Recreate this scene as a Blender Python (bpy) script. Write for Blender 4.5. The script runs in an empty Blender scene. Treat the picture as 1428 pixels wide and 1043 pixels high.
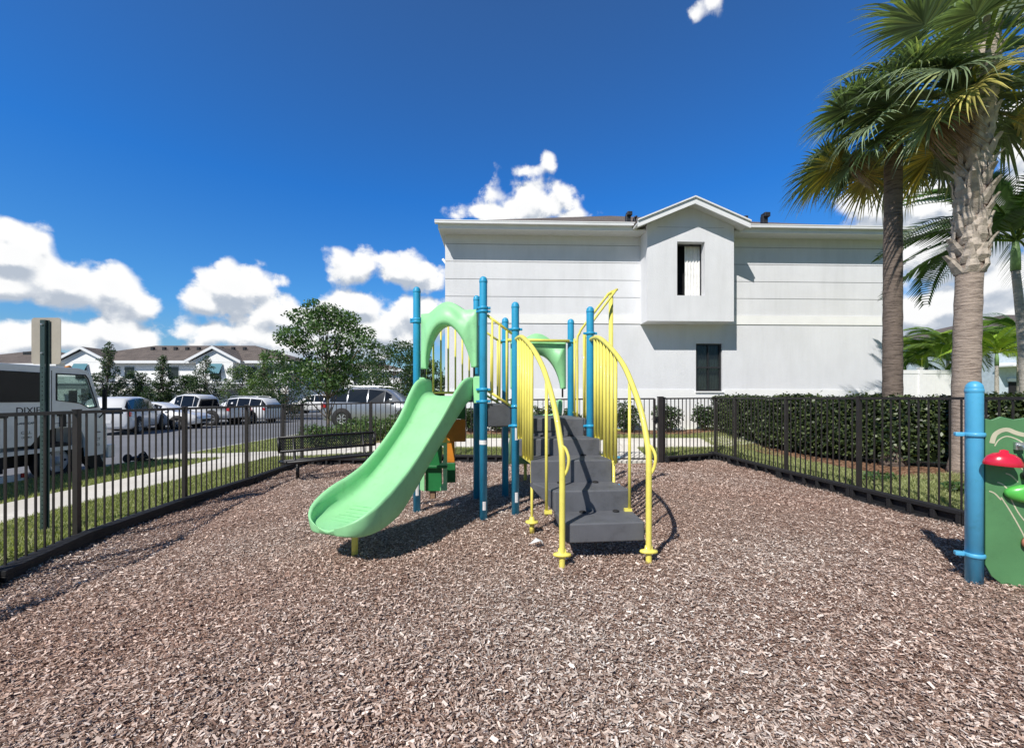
import bpy, math, random
import numpy as np
from mathutils import Vector, Matrix, Euler
from mathutils.geometry import tessellate_polygon
random.seed(7); rng = np.random.default_rng(7)
R = math.radians
sc = bpy.context.scene
col = sc.collection
F = 600.0; CZ = 1.4; HX = 714.0; HY = 555.0

def at(px, py, Y):
    return Vector(((px - HX) / F * Y, Y, CZ - (py - HY) / F * Y))
def X(px, Y): return (px - HX) / F * Y
def Z(py, Y): return CZ - (py - HY) / F * Y

# ------------------------------------------------------------------ materials
def nmat(name):
    m = bpy.data.materials.new(name); m.use_nodes = True
    nt = m.node_tree; nt.nodes.clear()
    out = nt.nodes.new('ShaderNodeOutputMaterial'); b = nt.nodes.new('ShaderNodeBsdfPrincipled')
    nt.links.new(b.outputs[0], out.inputs[0])
    return m, nt, b, out
def N(nt, t, **kw):
    n = nt.nodes.new(t)
    for k, v in kw.items():
        if k in n.inputs.keys(): n.inputs[k].default_value = v
        else: setattr(n, k, v)
    return n
def c4(c): return (c[0], c[1], c[2], 1)
def ramp(nt, stops):
    r = nt.nodes.new('ShaderNodeValToRGB'); e = r.color_ramp.elements
    while len(e) < len(stops): e.new(0.5)
    for i, (p, c) in enumerate(stops): e[i].position = p; e[i].color = c4(c)
    return r
def mat(name, c, rough=0.5, metal=0.0, var=0.12, scale=6.0, bump=0.0, bscale=60.0, coat=0.0, spec=0.5, dirt=None, detail=4):
    m, nt, b, out = nmat(name)
    tc = nt.nodes.new('ShaderNodeTexCoord')
    no = N(nt, 'ShaderNodeTexNoise', Scale=scale, Detail=detail, Roughness=0.6)
    nt.links.new(tc.outputs['Object'], no.inputs['Vector'])
    lo = [x * (1 - var) for x in c]; hi = [min(1, x * (1 + var)) for x in c]
    if dirt: lo = dirt
    r = ramp(nt, [(0.3, lo), (0.7, hi)])
    nt.links.new(no.outputs['Fac'], r.inputs[0]); nt.links.new(r.outputs[0], b.inputs['Base Color'])
    b.inputs['Roughness'].default_value = rough; b.inputs['Metallic'].default_value = metal
    b.inputs['Coat Weight'].default_value = coat; b.inputs['Specular IOR Level'].default_value = spec
    if bump:
        n2 = N(nt, 'ShaderNodeTexNoise', Scale=bscale, Detail=3)
        nt.links.new(tc.outputs['Object'], n2.inputs['Vector'])
        bp = N(nt, 'ShaderNodeBump', Strength=bump, Distance=0.02)
        nt.links.new(n2.outputs['Fac'], bp.inputs['Height']); nt.links.new(bp.outputs[0], b.inputs['Normal'])
    return m
def vmat(name, rough=0.6, trans=0.0, spec=0.3, bump=0.0, mul=(1, 1, 1)):
    """colour comes from the mesh's own colour attribute"""
    m, nt, b, out = nmat(name)
    a = nt.nodes.new('ShaderNodeAttribute'); a.attribute_name = 'tint'
    b.inputs['Roughness'].default_value = rough; b.inputs['Specular IOR Level'].default_value = spec
    nt.links.new(a.outputs['Color'], b.inputs['Base Color'])
    if trans > 0:
        t = nt.nodes.new('ShaderNodeBsdfTranslucent'); mx = nt.nodes.new('ShaderNodeMixShader'); mx.inputs[0].default_value = trans
        g = N(nt, 'ShaderNodeMixRGB', blend_type='MULTIPLY', Fac=1.0); g.inputs[2].default_value = (1.3, 1.5, 0.5, 1)
        nt.links.new(a.outputs['Color'], g.inputs[1]); nt.links.new(g.outputs[0], t.inputs[0])
        nt.links.new(b.outputs[0], mx.inputs[1]); nt.links.new(t.outputs[0], mx.inputs[2]); nt.links.new(mx.outputs[0], out.inputs[0])
    return m
def glass(name, tint=(0.02, 0.025, 0.03), rough=0.03, see=0.0):
    m, nt, b, out = nmat(name)
    b.inputs['Base Color'].default_value = c4(tint); b.inputs['Roughness'].default_value = rough
    b.inputs['Specular IOR Level'].default_value = 0.9
    tc = nt.nodes.new('ShaderNodeTexCoord')
    no = N(nt, 'ShaderNodeTexNoise', Scale=3.0, Detail=2); nt.links.new(tc.outputs['Object'], no.inputs['Vector'])
    mr = N(nt, 'ShaderNodeMapRange'); mr.inputs['To Min'].default_value = rough; mr.inputs['To Max'].default_value = rough + 0.08
    nt.links.new(no.outputs['Fac'], mr.inputs['Value']); nt.links.new(mr.outputs[0], b.inputs['Roughness'])
    if see > 0:
        t = nt.nodes.new('ShaderNodeBsdfTransparent'); t.inputs[0].default_value = (0.8, 0.88, 0.86, 1)
        mx = nt.nodes.new('ShaderNodeMixShader'); mx.inputs[0].default_value = see
        nt.links.new(b.outputs[0], mx.inputs[1]); nt.links.new(t.outputs[0], mx.inputs[2]); nt.links.new(mx.outputs[0], out.inputs[0])
    return m

M = {}
M['blue'] = mat('blue_powder_coat', (0.03, 0.36, 0.62), 0.30, var=0.10, scale=3, coat=0.2)
M['blue2'] = mat('light_blue_powder_coat', (0.09, 0.43, 0.70), 0.35, var=0.10, scale=3, coat=0.2)
M['yellow'] = mat('yellow_powder_coat', (0.86, 0.76, 0.15), 0.35, var=0.08, scale=4, coat=0.2)
M['slide'] = mat('mint_green_plastic', (0.32, 0.71, 0.35), 0.34, var=0.06, scale=2.5, spec=0.45, bump=0.05, bscale=220)
M['slide_dark'] = mat('groove_green', (0.15, 0.50, 0.19), 0.5)
M['darkgreen'] = mat('dark_green_board', (0.015, 0.16, 0.045), 0.45, var=0.15)
M['panelgreen'] = mat('leaf_green_board', (0.09, 0.24, 0.10), 0.42, var=0.12, scale=3, bump=0.08, bscale=200)
M['sand'] = mat('sand_coloured_core', (0.52, 0.50, 0.36), 0.6)
M['orange'] = mat('orange_board', (0.60, 0.22, 0.02), 0.5, var=0.15)
M['red'] = mat('red_plastic', (0.62, 0.02, 0.05), 0.22, coat=0.5)
M['knobgreen'] = mat('bright_green_plastic', (0.10, 0.50, 0.08), 0.3, coat=0.3)
M['salmon'] = mat('salmon_plastic', (0.75, 0.28, 0.18), 0.35)
M['step'] = mat('grey_vinyl_coating', (0.115, 0.12, 0.135), 0.55, var=0.12, scale=5, bump=0.15, bscale=150)
M['black'] = mat('black_coated_metal', (0.012, 0.012, 0.014), 0.45)
M['rubber'] = mat('black_rubber', (0.015, 0.015, 0.016), 0.8)
M['border'] = mat('black_recycled_plastic', (0.011, 0.011, 0.013), 0.75, var=0.3, scale=8, bump=0.2, bscale=80)
M['fence'] = mat('bronze_fence_paint', (0.026, 0.022, 0.021), 0.45, var=0.15, scale=10)
M['wood'] = mat('brown_wood', (0.25, 0.15, 0.09), 0.7, var=0.3, scale=12)
M['steel'] = mat('zinc_steel', (0.55, 0.56, 0.57), 0.35, metal=0.8)
M['white'] = mat('white_sticker', (0.8, 0.8, 0.8), 0.5)
M['vinyl'] = mat('white_vinyl', (0.85, 0.85, 0.85), 0.45, var=0.04)
M['trim'] = mat('white_trim_paint', (0.80, 0.81, 0.81), 0.5, var=0.04, scale=3)
M['stucco'] = mat('pale_grey_stucco', (0.755, 0.762, 0.782), 0.9, var=0.045, scale=1.0, bump=0.35, bscale=45, detail=8)
def add_streaks(m):
    nt = m.node_tree; b = [n for n in nt.nodes if n.type == 'BSDF_PRINCIPLED'][0]; src = b.inputs['Base Color'].links[0].from_socket
    tc = nt.nodes.new('ShaderNodeTexCoord'); mp = nt.nodes.new('ShaderNodeMapping'); mp.inputs['Scale'].default_value = (1.6, 1.6, 0.22); nt.links.new(tc.outputs['Object'], mp.inputs[0])
    no = N(nt, 'ShaderNodeTexNoise', Scale=2.2, Detail=9, Roughness=0.7); nt.links.new(mp.outputs[0], no.inputs['Vector'])
    r = ramp(nt, [(0.25, (0.91, 0.91, 0.90)), (0.50, (0.975, 0.975, 0.975)), (0.75, (1.02, 1.02, 1.02))]); nt.links.new(no.outputs['Fac'], r.inputs[0])
    mx = N(nt, 'ShaderNodeMixRGB', blend_type='MULTIPLY', Fac=1.0); nt.links.new(src, mx.inputs[1]); nt.links.new(r.outputs[0], mx.inputs[2]); nt.links.new(mx.outputs[0], b.inputs['Base Color'])
add_streaks(M['stucco'])
def add_wear(m, scale=7.0, amt=0.80, rlo=0.28, rhi=0.6):
    nt = m.node_tree; b = [n for n in nt.nodes if n.type == 'BSDF_PRINCIPLED'][0]; src = b.inputs['Base Color'].links[0].from_socket
    tc = nt.nodes.new('ShaderNodeTexCoord')
    no = N(nt, 'ShaderNodeTexNoise', Scale=scale, Detail=12, Roughness=0.78); nt.links.new(tc.outputs['Object'], no.inputs['Vector'])
    r = ramp(nt, [(0.30, (amt, amt * .985, amt * .95)), (0.46, (0.98, 0.98, 0.97)), (0.70, (1.03, 1.03, 1.03))]); nt.links.new(no.outputs['Fac'], r.inputs[0])
    mx = N(nt, 'ShaderNodeMixRGB', blend_type='MULTIPLY', Fac=1.0); nt.links.new(src, mx.inputs[1]); nt.links.new(r.outputs[0], mx.inputs[2]); nt.links.new(mx.outputs[0], b.inputs['Base Color'])
    mr = N(nt, 'ShaderNodeMapRange'); mr.inputs['To Min'].default_value = rhi; mr.inputs['To Max'].default_value = rlo; nt.links.new(no.outputs['Fac'], mr.inputs['Value']); nt.links.new(mr.outputs[0], b.inputs['Roughness'])
for k_ in ('blue', 'blue2', 'yellow', 'slide', 'panelgreen'): add_wear(M[k_])
add_wear(M['step'], 5.0, 0.72, 0.5, 0.75)
M['stucco2'] = mat('white_stucco', (0.87, 0.87, 0.85), 0.9, var=0.03, scale=2, bump=0.2, bscale=60)
M['groove'] = mat('groove_shadow_grey', (0.32, 0.33, 0.34), 0.9)
M['soffit'] = mat('soffit_paint', (0.66, 0.67, 0.66), 0.8, var=0.05)
M['curtain'] = mat('white_curtain', (0.82, 0.82, 0.80), 0.9)
M['dark'] = mat('dark_interior', (0.01, 0.01, 0.012), 0.9)
M['glass'] = glass('window_glass')
M['carglass'] = mat('car_glass', (0.010, 0.012, 0.015), 0.08, spec=0.45)
M['blackglass'] = mat('dark_tinted_glass', (0.01, 0.011, 0.013), 0.25, spec=0.25)
M['seeglass'] = glass('clear_car_glass', (0.02, 0.03, 0.03), see=0.78)
M['bronzeframe'] = mat('dark_bronze_frame', (0.03, 0.03, 0.032), 0.4)
M['carwhite'] = mat('white_car_paint', (0.74, 0.75, 0.76), 0.3, var=0.02, coat=0.6)
M['carsilver'] = mat('silver_car_paint', (0.27, 0.29, 0.32), 0.28, metal=0.4, var=0.03, coat=0.7)
M['truckwhite'] = mat('truck_white_paint', (0.74, 0.755, 0.76), 0.35, var=0.05, coat=0.4)
M['taillight'] = mat('red_tail_light', (0.45, 0.01, 0.015), 0.2, coat=0.5)
M['headlight'] = mat('clear_headlight', (0.6, 0.62, 0.65), 0.1, coat=0.5)
M['rim'] = mat('alloy_rim', (0.45, 0.46, 0.48), 0.35, metal=0.6)
M['truckrim'] = mat('painted_steel_rim', (0.42, 0.44, 0.48), 0.5, var=0.2)
M['teal'] = mat('teal_shutter', (0.02, 0.16, 0.22), 0.6)
M['signback'] = mat('weathered_aluminium', (0.40, 0.36, 0.30), 0.5, var=0.12, scale=4)
M['signpost'] = mat('green_channel_post', (0.030, 0.055, 0.052), 0.45)
M['bark'] = mat('grey_bark', (0.16, 0.13, 0.10), 0.9, var=0.35, scale=14, bump=0.6, bscale=40)
M['boot'] = mat('palm_boot_fibre', (0.46, 0.39, 0.32), 0.85, var=0.35, scale=9, bump=0.6, bscale=50)
M['crownshaft'] = mat('green_crownshaft', (0.22, 0.36, 0.14), 0.5, var=0.2)
M['greycolumn'] = mat('grey_render', (0.33, 0.34, 0.35), 0.8)
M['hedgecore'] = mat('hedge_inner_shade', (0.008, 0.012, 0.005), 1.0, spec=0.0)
M['kerb'] = mat('kerb_concrete', (0.46, 0.45, 0.42), 0.85, var=0.15, scale=5, bump=0.2)
M['yellowkerb'] = mat('yellow_tactile_paint', (0.65, 0.50, 0.08), 0.7)
M['leaf'] = vmat('leaf_surface', 0.42, 0.28, 0.5)
M['palmleaf'] = vmat('palm_leaf_surface', 0.38, 0.22, 0.5)
M['chip'] = vmat('wood_chip_surface', 0.85, 0.0, 0.15)
M['blade'] = vmat('grass_blade_surface', 0.6, 0.35, 0.2)

def surf(name, stops, scale, rough=0.9, bump=0.5, bdist=0.02, macro=None, voro=0, detail=10, spec=0.2):
    m, nt, b, out = nmat(name)
    tc = nt.nodes.new('ShaderNodeTexCoord')
    if voro:
        v = N(nt, 'ShaderNodeTexVoronoi', Scale=voro); nt.links.new(tc.outputs['Object'], v.inputs['Vector'])
        sep = nt.nodes.new('ShaderNodeSeparateColor'); nt.links.new(v.outputs['Color'], sep.inputs[0]); src = sep.outputs[0]; hsrc = v.outputs['Distance']
    else:
        v = N(nt, 'ShaderNodeTexNoise', Scale=scale, Detail=detail, Roughness=0.7); nt.links.new(tc.outputs['Object'], v.inputs['Vector']); src = v.outputs['Fac']; hsrc = src
    r = ramp(nt, stops); nt.links.new(src, r.inputs[0]); last = r.outputs[0]
    if macro:
        n = N(nt, 'ShaderNodeTexNoise', Scale=macro[0], Detail=5, Roughness=0.65); nt.links.new(tc.outputs['Object'], n.inputs['Vector'])
        r2 = ramp(nt, [(0.32, macro[1]), (0.68, macro[2])]); nt.links.new(n.outputs['Fac'], r2.inputs[0])
        mx = N(nt, 'ShaderNodeMixRGB', blend_type='MULTIPLY', Fac=1.0)
        nt.links.new(last, mx.inputs[1]); nt.links.new(r2.outputs[0], mx.inputs[2]); last = mx.outputs[0]
    nt.links.new(last, b.inputs['Base Color'])
    b.inputs['Roughness'].default_value = rough; b.inputs['Specular IOR Level'].default_value = spec
    bp = N(nt, 'ShaderNodeBump', Strength=bump, Distance=bdist); nt.links.new(hsrc, bp.inputs['Height']); nt.links.new(bp.outputs[0], b.inputs['Normal'])
    return m
M['mulch'] = surf('mulch_surface', [(0.0, (0.10, 0.065, 0.05)), (0.35, (0.28, 0.20, 0.155)), (0.7, (0.46, 0.35, 0.29)), (1.0, (0.66, 0.55, 0.48))], 0, voro=95, bump=0.9, bdist=0.02,
                  macro=(0.55, (0.9, 0.72, 0.66), (1.05, 1.02, 1.0)))
M['grass'] = surf('lawn_surface', [(0.3, (0.14, 0.165, 0.07)), (0.5, (0.26, 0.29, 0.125)), (0.7, (0.42, 0.43, 0.22))], 45, bump=0.9, bdist=0.03, macro=(0.7, (0.75, 0.85, 0.7), (1.1, 1.05, 1.0)))
M['asphalt'] = surf('asphalt_surface', [(0.3, (0.16, 0.165, 0.18)), (0.7, (0.235, 0.24, 0.255))], 90, bump=0.3, bdist=0.006, macro=(0.3, (0.82, 0.82, 0.82), (1.08, 1.08, 1.08)))
M['concrete'] = surf('concrete_surface', [(0.3, (0.62, 0.59, 0.54)), (0.7, (0.76, 0.73, 0.67))], 30, bump=0.25, bdist=0.006, macro=(0.9, (0.85, 0.84, 0.82), (1.05, 1.05, 1.05)))
M['bed'] = surf('bark_bed', [(0.0, (0.05, 0.025, 0.015)), (0.5, (0.20, 0.10, 0.055)), (1.0, (0.42, 0.27, 0.17))], 0, voro=32, bump=0.8, bdist=0.03)

def shingles():
    m, nt, b, out = nmat('brown_shingles')
    tc = nt.nodes.new('ShaderNodeTexCoord')
    mp = nt.nodes.new('ShaderNodeMapping'); mp.inputs['Scale'].default_value = (1, 2.6, 1)
    nt.links.new(tc.outputs['Object'], mp.inputs[0])
    br = N(nt, 'ShaderNodeTexBrick', Scale=3.0); br.inputs['Color1'].default_value = (0.13, 0.105, 0.09, 1); br.inputs['Color2'].default_value = (0.20, 0.165, 0.14, 1); br.inputs['Mortar'].default_value = (0.06, 0.05, 0.045, 1); br.inputs['Mortar Size'].default_value = 0.03
    nt.links.new(mp.outputs[0], br.inputs['Vector'])
    no = N(nt, 'ShaderNodeTexNoise', Scale=1.2, Detail=6); nt.links.new(tc.outputs['Object'], no.inputs['Vector'])
    r = ramp(nt, [(0.3, (0.75, 0.75, 0.75)), (0.7, (1.2, 1.2, 1.2))]); nt.links.new(no.outputs['Fac'], r.inputs[0])
    mx = N(nt, 'ShaderNodeMixRGB', blend_type='MULTIPLY', Fac=1.0); nt.links.new(br.outputs[0], mx.inputs[1]); nt.links.new(r.outputs[0], mx.inputs[2])
    nt.links.new(mx.outputs[0], b.inputs['Base Color']); b.inputs['Roughness'].default_value = 0.95
    return m
M['shingle'] = shingles()
def trunkmat(name, dark, light):
    m, nt, b, out = nmat(name)
    tc = nt.nodes.new('ShaderNodeTexCoord')
    mp = nt.nodes.new('ShaderNodeMapping'); mp.inputs['Scale'].default_value = (2.2, 2.2, 15)
    nt.links.new(tc.outputs['Object'], mp.inputs[0])
    no = N(nt, 'ShaderNodeTexNoise', Scale=2.4, Detail=8, Roughness=0.7, Distortion=0.4); nt.links.new(mp.outputs[0], no.inputs['Vector'])
    r = ramp(nt, [(0.33, dark), (0.52, light), (0.75, [x * 1.25 for x in light])]); nt.links.new(no.outputs['Fac'], r.inputs[0]); nt.links.new(r.outputs[0], b.inputs['Base Color'])
    bp = N(nt, 'ShaderNodeBump', Strength=0.9, Distance=0.04); nt.links.new(no.outputs['Fac'], bp.inputs['Height']); nt.links.new(bp.outputs[0], b.inputs['Normal'])
    b.inputs['Roughness'].default_value = 0.9
    return m
M['palmtrunk'] = trunkmat('ringed_palm_bark', (0.18, 0.135, 0.11), (0.42, 0.335, 0.275))
M['shadedpalmtrunk'] = trunkmat('shaded_ringed_palm_bark', (0.05, 0.036, 0.03), (0.20, 0.155, 0.125))  # shade over the slim palm's trunk put into its bark colour
M['thintrunk'] = trunkmat('pale_palm_bark', (0.30, 0.27, 0.23), (0.5, 0.46, 0.40))

# ------------------------------------------------------------------ object helpers
WM = {}
def tag(o, label=None, cat=None, group=None, kind=None):
    if label: o['label'] = label
    if cat: o['category'] = cat
    if group: o['group'] = group
    if kind: o['kind'] = kind
    return o
def thing(name, label, cat, loc=(0, 0, 0), rz=0, group=None):
    o = bpy.data.objects.new(name, None); col.objects.link(o)
    o.location = loc; o.rotation_euler = (0, 0, rz); o.empty_display_size = 0.2
    WM[o.name] = Matrix.Translation(Vector(loc)) @ Matrix.Rotation(rz, 4, 'Z')
    return tag(o, label, cat, group)
def link(name, me, m, parent=None):
    o = bpy.data.objects.new(name, me); col.objects.link(o)
    if m is not None and len(me.materials) == 0: me.materials.append(m)
    if parent is not None:
        o.parent = parent
        o.matrix_parent_inverse = WM.get(parent.name, Matrix()).inverted()
        WM[o.name] = Matrix()
    return o
def copy_tree(o, parent=None):
    c = o.copy(); col.objects.link(c)
    if parent is not None: c.parent = parent
    for ch in [x for x in bpy.data.objects if x.parent == o]: copy_tree(ch, c)
    return c

class MB:
    def __init__(s): s.v = []; s.f = []; s.sm = []
    def add(s, vs, fs, smooth=False, mtx=None):
        b = len(s.v)
        s.v += [tuple(mtx @ Vector(p)) if mtx is not None else tuple(p) for p in vs]
        s.f += [tuple(i + b for i in f) for f in fs]; s.sm += [smooth] * len(fs)
        return s
    def box(s, a, b, mtx=None):
        x0, y0, z0 = a; x1, y1, z1 = b
        vs = [(x0, y0, z0), (x1, y0, z0), (x1, y1, z0), (x0, y1, z0), (x0, y0, z1), (x1, y0, z1), (x1, y1, z1), (x0, y1, z1)]
        return s.add(vs, [(0, 3, 2, 1), (4, 5, 6, 7), (0, 1, 5, 4), (1, 2, 6, 5), (2, 3, 7, 6), (3, 0, 4, 7)], False, mtx)
    def bar(s, p, q, w, h=None, up=(0, 0, 1)):
        """rectangular bar from p to q"""
        p = Vector(p); q = Vector(q); h = h or w; d = (q - p).normalized(); u = Vector(up)
        if abs(d.dot(u)) > 0.98: u = Vector((0, 1, 0))
        sx = d.cross(u).normalized(); uz = sx.cross(d).normalized()
        vs = [e + sx * a * w / 2 + uz * b * h / 2 for e in (p, q) for a, b in ((-1, -1), (1, -1), (1, 1), (-1, 1))]
        return s.add(vs, [(3, 2, 1, 0), (4, 5, 6, 7), (0, 1, 5, 4), (1, 2, 6, 5), (2, 3, 7, 6), (3, 0, 4, 7)])
    def tube(s, pts, r, n=12, cap=True, mtx=None):
        pts = [Vector(p) for p in pts]; rs = r if isinstance(r, (list, tuple)) else [r] * len(pts)
        ref = None; vs = []
        for i, p in enumerate(pts):
            d = (pts[min(i + 1, len(pts) - 1)] - pts[max(i - 1, 0)]).normalized()
            if ref is None:
                ref = Vector((1, 0, 0)) if abs(d.x) < 0.9 else Vector((0, 1, 0))
            a = (ref - d * ref.dot(d)).normalized(); b = d.cross(a); ref = a
            vs += [p + (a * math.cos(2 * math.pi * k / n) + b * math.sin(2 * math.pi * k / n)) * rs[i] for k in range(n)]
        fs = [(i * n + k, i * n + (k + 1) % n, (i + 1) * n + (k + 1) % n, (i + 1) * n + k) for i in range(len(pts) - 1) for k in range(n)]
        s.add(vs, fs, True, mtx)
        if cap:
            b = len(s.v) - len(vs)
            s.f += [tuple(b + k for k in reversed(range(n))), tuple(b + (len(pts) - 1) * n + k for k in range(n))]; s.sm += [False, False]
        return s
    def lathe(s, prof, n=24, mtx=None):
        vs = [(r * math.cos(2 * math.pi * k / n), r * math.sin(2 * math.pi * k / n), z) for r, z in prof for k in range(n)]
        fs = [(i * n + k, i * n + (k + 1) % n, (i + 1) * n + (k + 1) % n, (i + 1) * n + k) for i in range(len(prof) - 1) for k in range(n)]
        return s.add(vs, fs, True, mtx)
    def poly(s, outer, holes=(), t=0.05, mtx=None):
        """flat outline in xz, holes cut out, thickness t along +y"""
        loops = [[Vector((p[0], p[1], 0)) for p in l] for l in [outer] + list(holes)]
        tri = tessellate_polygon(loops); flat = [p for l in loops for p in l]
        n = len(flat)
        vs = [(p.x, 0, p.y) for p in flat] + [(p.x, t, p.y) for p in flat]
        fs = []
        for a, b, c in tri:
            fs += [(a, b, c), (c + n, b + n, a + n)]
        k = 0
        for l in loops:
            m = len(l)
            fs += [(k + i, k + (i + 1) % m, k + (i + 1) % m + n, k + i + n) for i in range(m)]
            k += m
        return s.add(vs, fs, False, mtx)
    def build(s, name, m, parent=None, bevel=0, seg=2, sharp=None):
        me = bpy.data.meshes.new(name); me.from_pydata(s.v, [], s.f); me.update()
        me.polygons.foreach_set('use_smooth', s.sm)
        me.materials.append(m)
        import bmesh
        bm = bmesh.new(); bm.from_mesh(me); bmesh.ops.recalc_face_normals(bm, faces=bm.faces); bm.to_mesh(me); bm.free()
        o = link(name, me, m, parent)
        if bevel:
            b = o.modifiers.new('bevel', 'BEVEL'); b.width = bevel; b.segments = seg; b.limit_method = 'ANGLE'; b.angle_limit = R(40)
        return o

def quads(name, V, C, m, parent=None):
    """V (n,4,3), C (n,3) -> one mesh with a colour attribute"""
    n = len(V); me = bpy.data.meshes.new(name)
    me.vertices.add(n * 4); me.vertices.foreach_set('co', V.reshape(-1).astype(np.float32))
    me.loops.add(n * 4); me.loops.foreach_set('vertex_index', np.arange(n * 4, dtype=np.int32))
    me.polygons.add(n); me.polygons.foreach_set('loop_start', np.arange(0, n * 4, 4, dtype=np.int32))
    me.update(calc_edges=True)
    at_ = me.color_attributes.new('tint', 'FLOAT_COLOR', 'POINT')
    cc = np.ones((n, 4, 4), np.float32); cc[:, :, :3] = C[:, None, :]
    at_.data.foreach_set('color', cc.reshape(-1))
    me.materials.append(m)
    return link(name, me, m, parent)
def unit(a): return a / (np.linalg.norm(a, axis=-1, keepdims=True) + 1e-9)
def leaf_quads(P, size, aspect=0.55, droop=0.3, nrm=None, jit=1.0):
    n = len(P)
    d = unit(rng.normal(size=(n, 3)) + np.array([0, 0, -droop]))
    if nrm is None: nn = unit(rng.normal(size=(n, 3)) + np.array([-.3, -.4, .8]))
    else: nn = unit(nrm + jit * rng.normal(size=(n, 3)))
    d = unit(d - nn * (d * nn).sum(1, keepdims=True)); s = np.cross(nn, d)
    L = size * rng.uniform(0.7, 1.3, (n, 1)); W = L * aspect
    return np.stack([P - d * L * .5, P + s * W * .5, P + d * L * .5, P - s * W * .5], 1)
def tints(n, dark, light, p=1.0):
    t = rng.random((n, 1)) ** p
    return np.array(dark) * (1 - t) + np.array(light) * t

# ------------------------------------------------------------------ terrain
def ss(t): t = max(0.0, min(1.0, t)); return t * t * (3 - 2 * t)
def g(x, y):
    z = -0.10 * ss((-x - 1.0) / 3.6)
    z -= 0.06 * ss((-x - 6.8) / 1.5)
    z += 0.42 * ss((y - 9.4) / 3.8) * ss((x + 6.2) / 4.0)
    z += 0.16 * ss((x - 5.0) / 2.0)
    z += 0.30 * ss((y - 13) / 6) * ss((x + 9.0) / 2.5) * (1 - ss((x + 2.0) / 2.0))
    return z
FL = [(-4.19, 3.4), (-4.50, 4.45), (-4.64, 6.1), (-4.65, 7.54), (-4.76, 8.95), (-4.80, 9.85)]
FLn = [(-4.0, 0.6), (-4.08, 2.0)] + FL
FB = [(-4.80, 9.85), (-3.2, 9.75), (-1.6, 9.65), (0.0, 9.55), (1.6, 9.42), (2.15, 9.36)]
GATE = [(2.15, 9.36), (3.05, 9.3)]
FB2 = [(3.27, 9.32), (4.70, 9.95)]
FRt = [(4.70, 9.95), (4.72, 9.1), (4.78, 7.5), (4.88, 6.05), (5.02, 4.68), (5.16, 3.2), (5.3, 1.8), (5.45, 0.4)]
def fence_x(line, y):
    l = sorted(line, key=lambda p: p[1])
    return float(np.interp(y, [p[1] for p in l], [p[0] for p in l]))

def sheet(name, x0, x1, y0, y1, dx, dy, m, dz=0.0, clip=None, skirt=False):
    nx = max(1, int(round((x1 - x0) / dx))); ny = max(1, int(round((y1 - y0) / dy)))
    b = MB(); vs = []
    for j in range(ny + 1):
        for i in range(nx + 1):
            x = x0 + (x1 - x0) * i / nx; y = y0 + (y1 - y0) * j / ny
            vs.append((x, y, g(x, y) + dz))
    fs = [(j * (nx + 1) + i, j * (nx + 1) + i + 1, (j + 1) * (nx + 1) + i + 1, (j + 1) * (nx + 1) + i) for j in range(ny) for i in range(nx)]
    b.add(vs, fs, True)
    return tag(b.build(name, m), kind='structure')

def ground_sheet():
    xs = [-900, -400, -150, -80, -50, -30, -20, -14, -11, -9.36] + list(np.arange(-9.2, 14.01, 0.4)) + [20, 30, 50, 100, 300, 900]
    ys = [-300, -60, -20, -8, -3] + list(np.arange(-1, 22.01, 0.4)) + [26, 32, 40, 60, 90, 150, 300, 1200]
    nx = len(xs); vs = []
    for y in ys:
        for x in xs:
            z = g(x, y)
            if x <= -9.36: z = -0.42
            if -5.1 < x < 5.6 and y < 9.9: z -= 0.10
            vs.append((x, y, z - 0.004))
    fs = [(j * nx + i, j * nx + i + 1, (j + 1) * nx + i + 1, (j + 1) * nx + i) for j in range(len(ys) - 1) for i in range(nx - 1)]
    b = MB(); b.add(vs, fs, True); tag(b.build('lawn_ground', M['grass']), kind='structure')
ground_sheet()
# mulch playground floor, gently uneven
def mz(x, y):
    return g(x, min(y, 9.4)) + 0.012 * math.sin(x * 2.1 + y * 1.3) + 0.010 * math.sin(x * 5.3 - y * 3.7) + 0.006 * math.sin(x * 11 + y * 9)
b = MB(); vs = []; ys = np.arange(-1.5, 9.9, 0.12); NX = 90
for y in ys:
    xl = fence_x(FLn, y) - 0.05; xr = fence_x(FRt, y) + 0.05
    yl = y
    for i in range(NX + 1):
        x = xl + (xr - xl) * i / NX
        yb = min(y, np.interp(x, [-4.8, 2.15, 3.27, 4.7], [9.85, 9.36, 9.32, 9.9]))
        vs.append((x, yb, mz(x, yb)))
fs = [(j * (NX + 1) + i, j * (NX + 1) + i + 1, (j + 1) * (NX + 1) + i + 1, (j + 1) * (NX + 1) + i) for j in range(len(ys) - 1) for i in range(NX)]
b.add(vs, fs, True); tag(b.build('mulch_ground', M['mulch']), kind='structure')
# road
b = MB(); b.add([(-60, -30, -0.26), (-9.36, -30, -0.26), (-9.36, 90, -0.26), (-60, 90, -0.26)], [(0, 1, 2, 3)]); tag(b.build('road', M['asphalt']), kind='structure')
b = MB()
for k in range(24):
    y0 = -20 + k * 1.5 if k < 20 else 10 + (k - 20) * 1.5
for k in range(40):
    y0 = -30 + k * 3.0
    b.box((-9.36, y0, -0.30), (-9.2, y0 + 2.99, g(-9.2, y0) + 0.005))
tag(b.build('kerb', M['kerb'], bevel=0.02), kind='structure')
b = MB(); b.box((-9.42, 11.0, -0.28), (-9.19, 11.9, -0.19)); tag(b.build('kerb_ramp', M['yellowkerb'], bevel=0.02), kind='structure')
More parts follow.
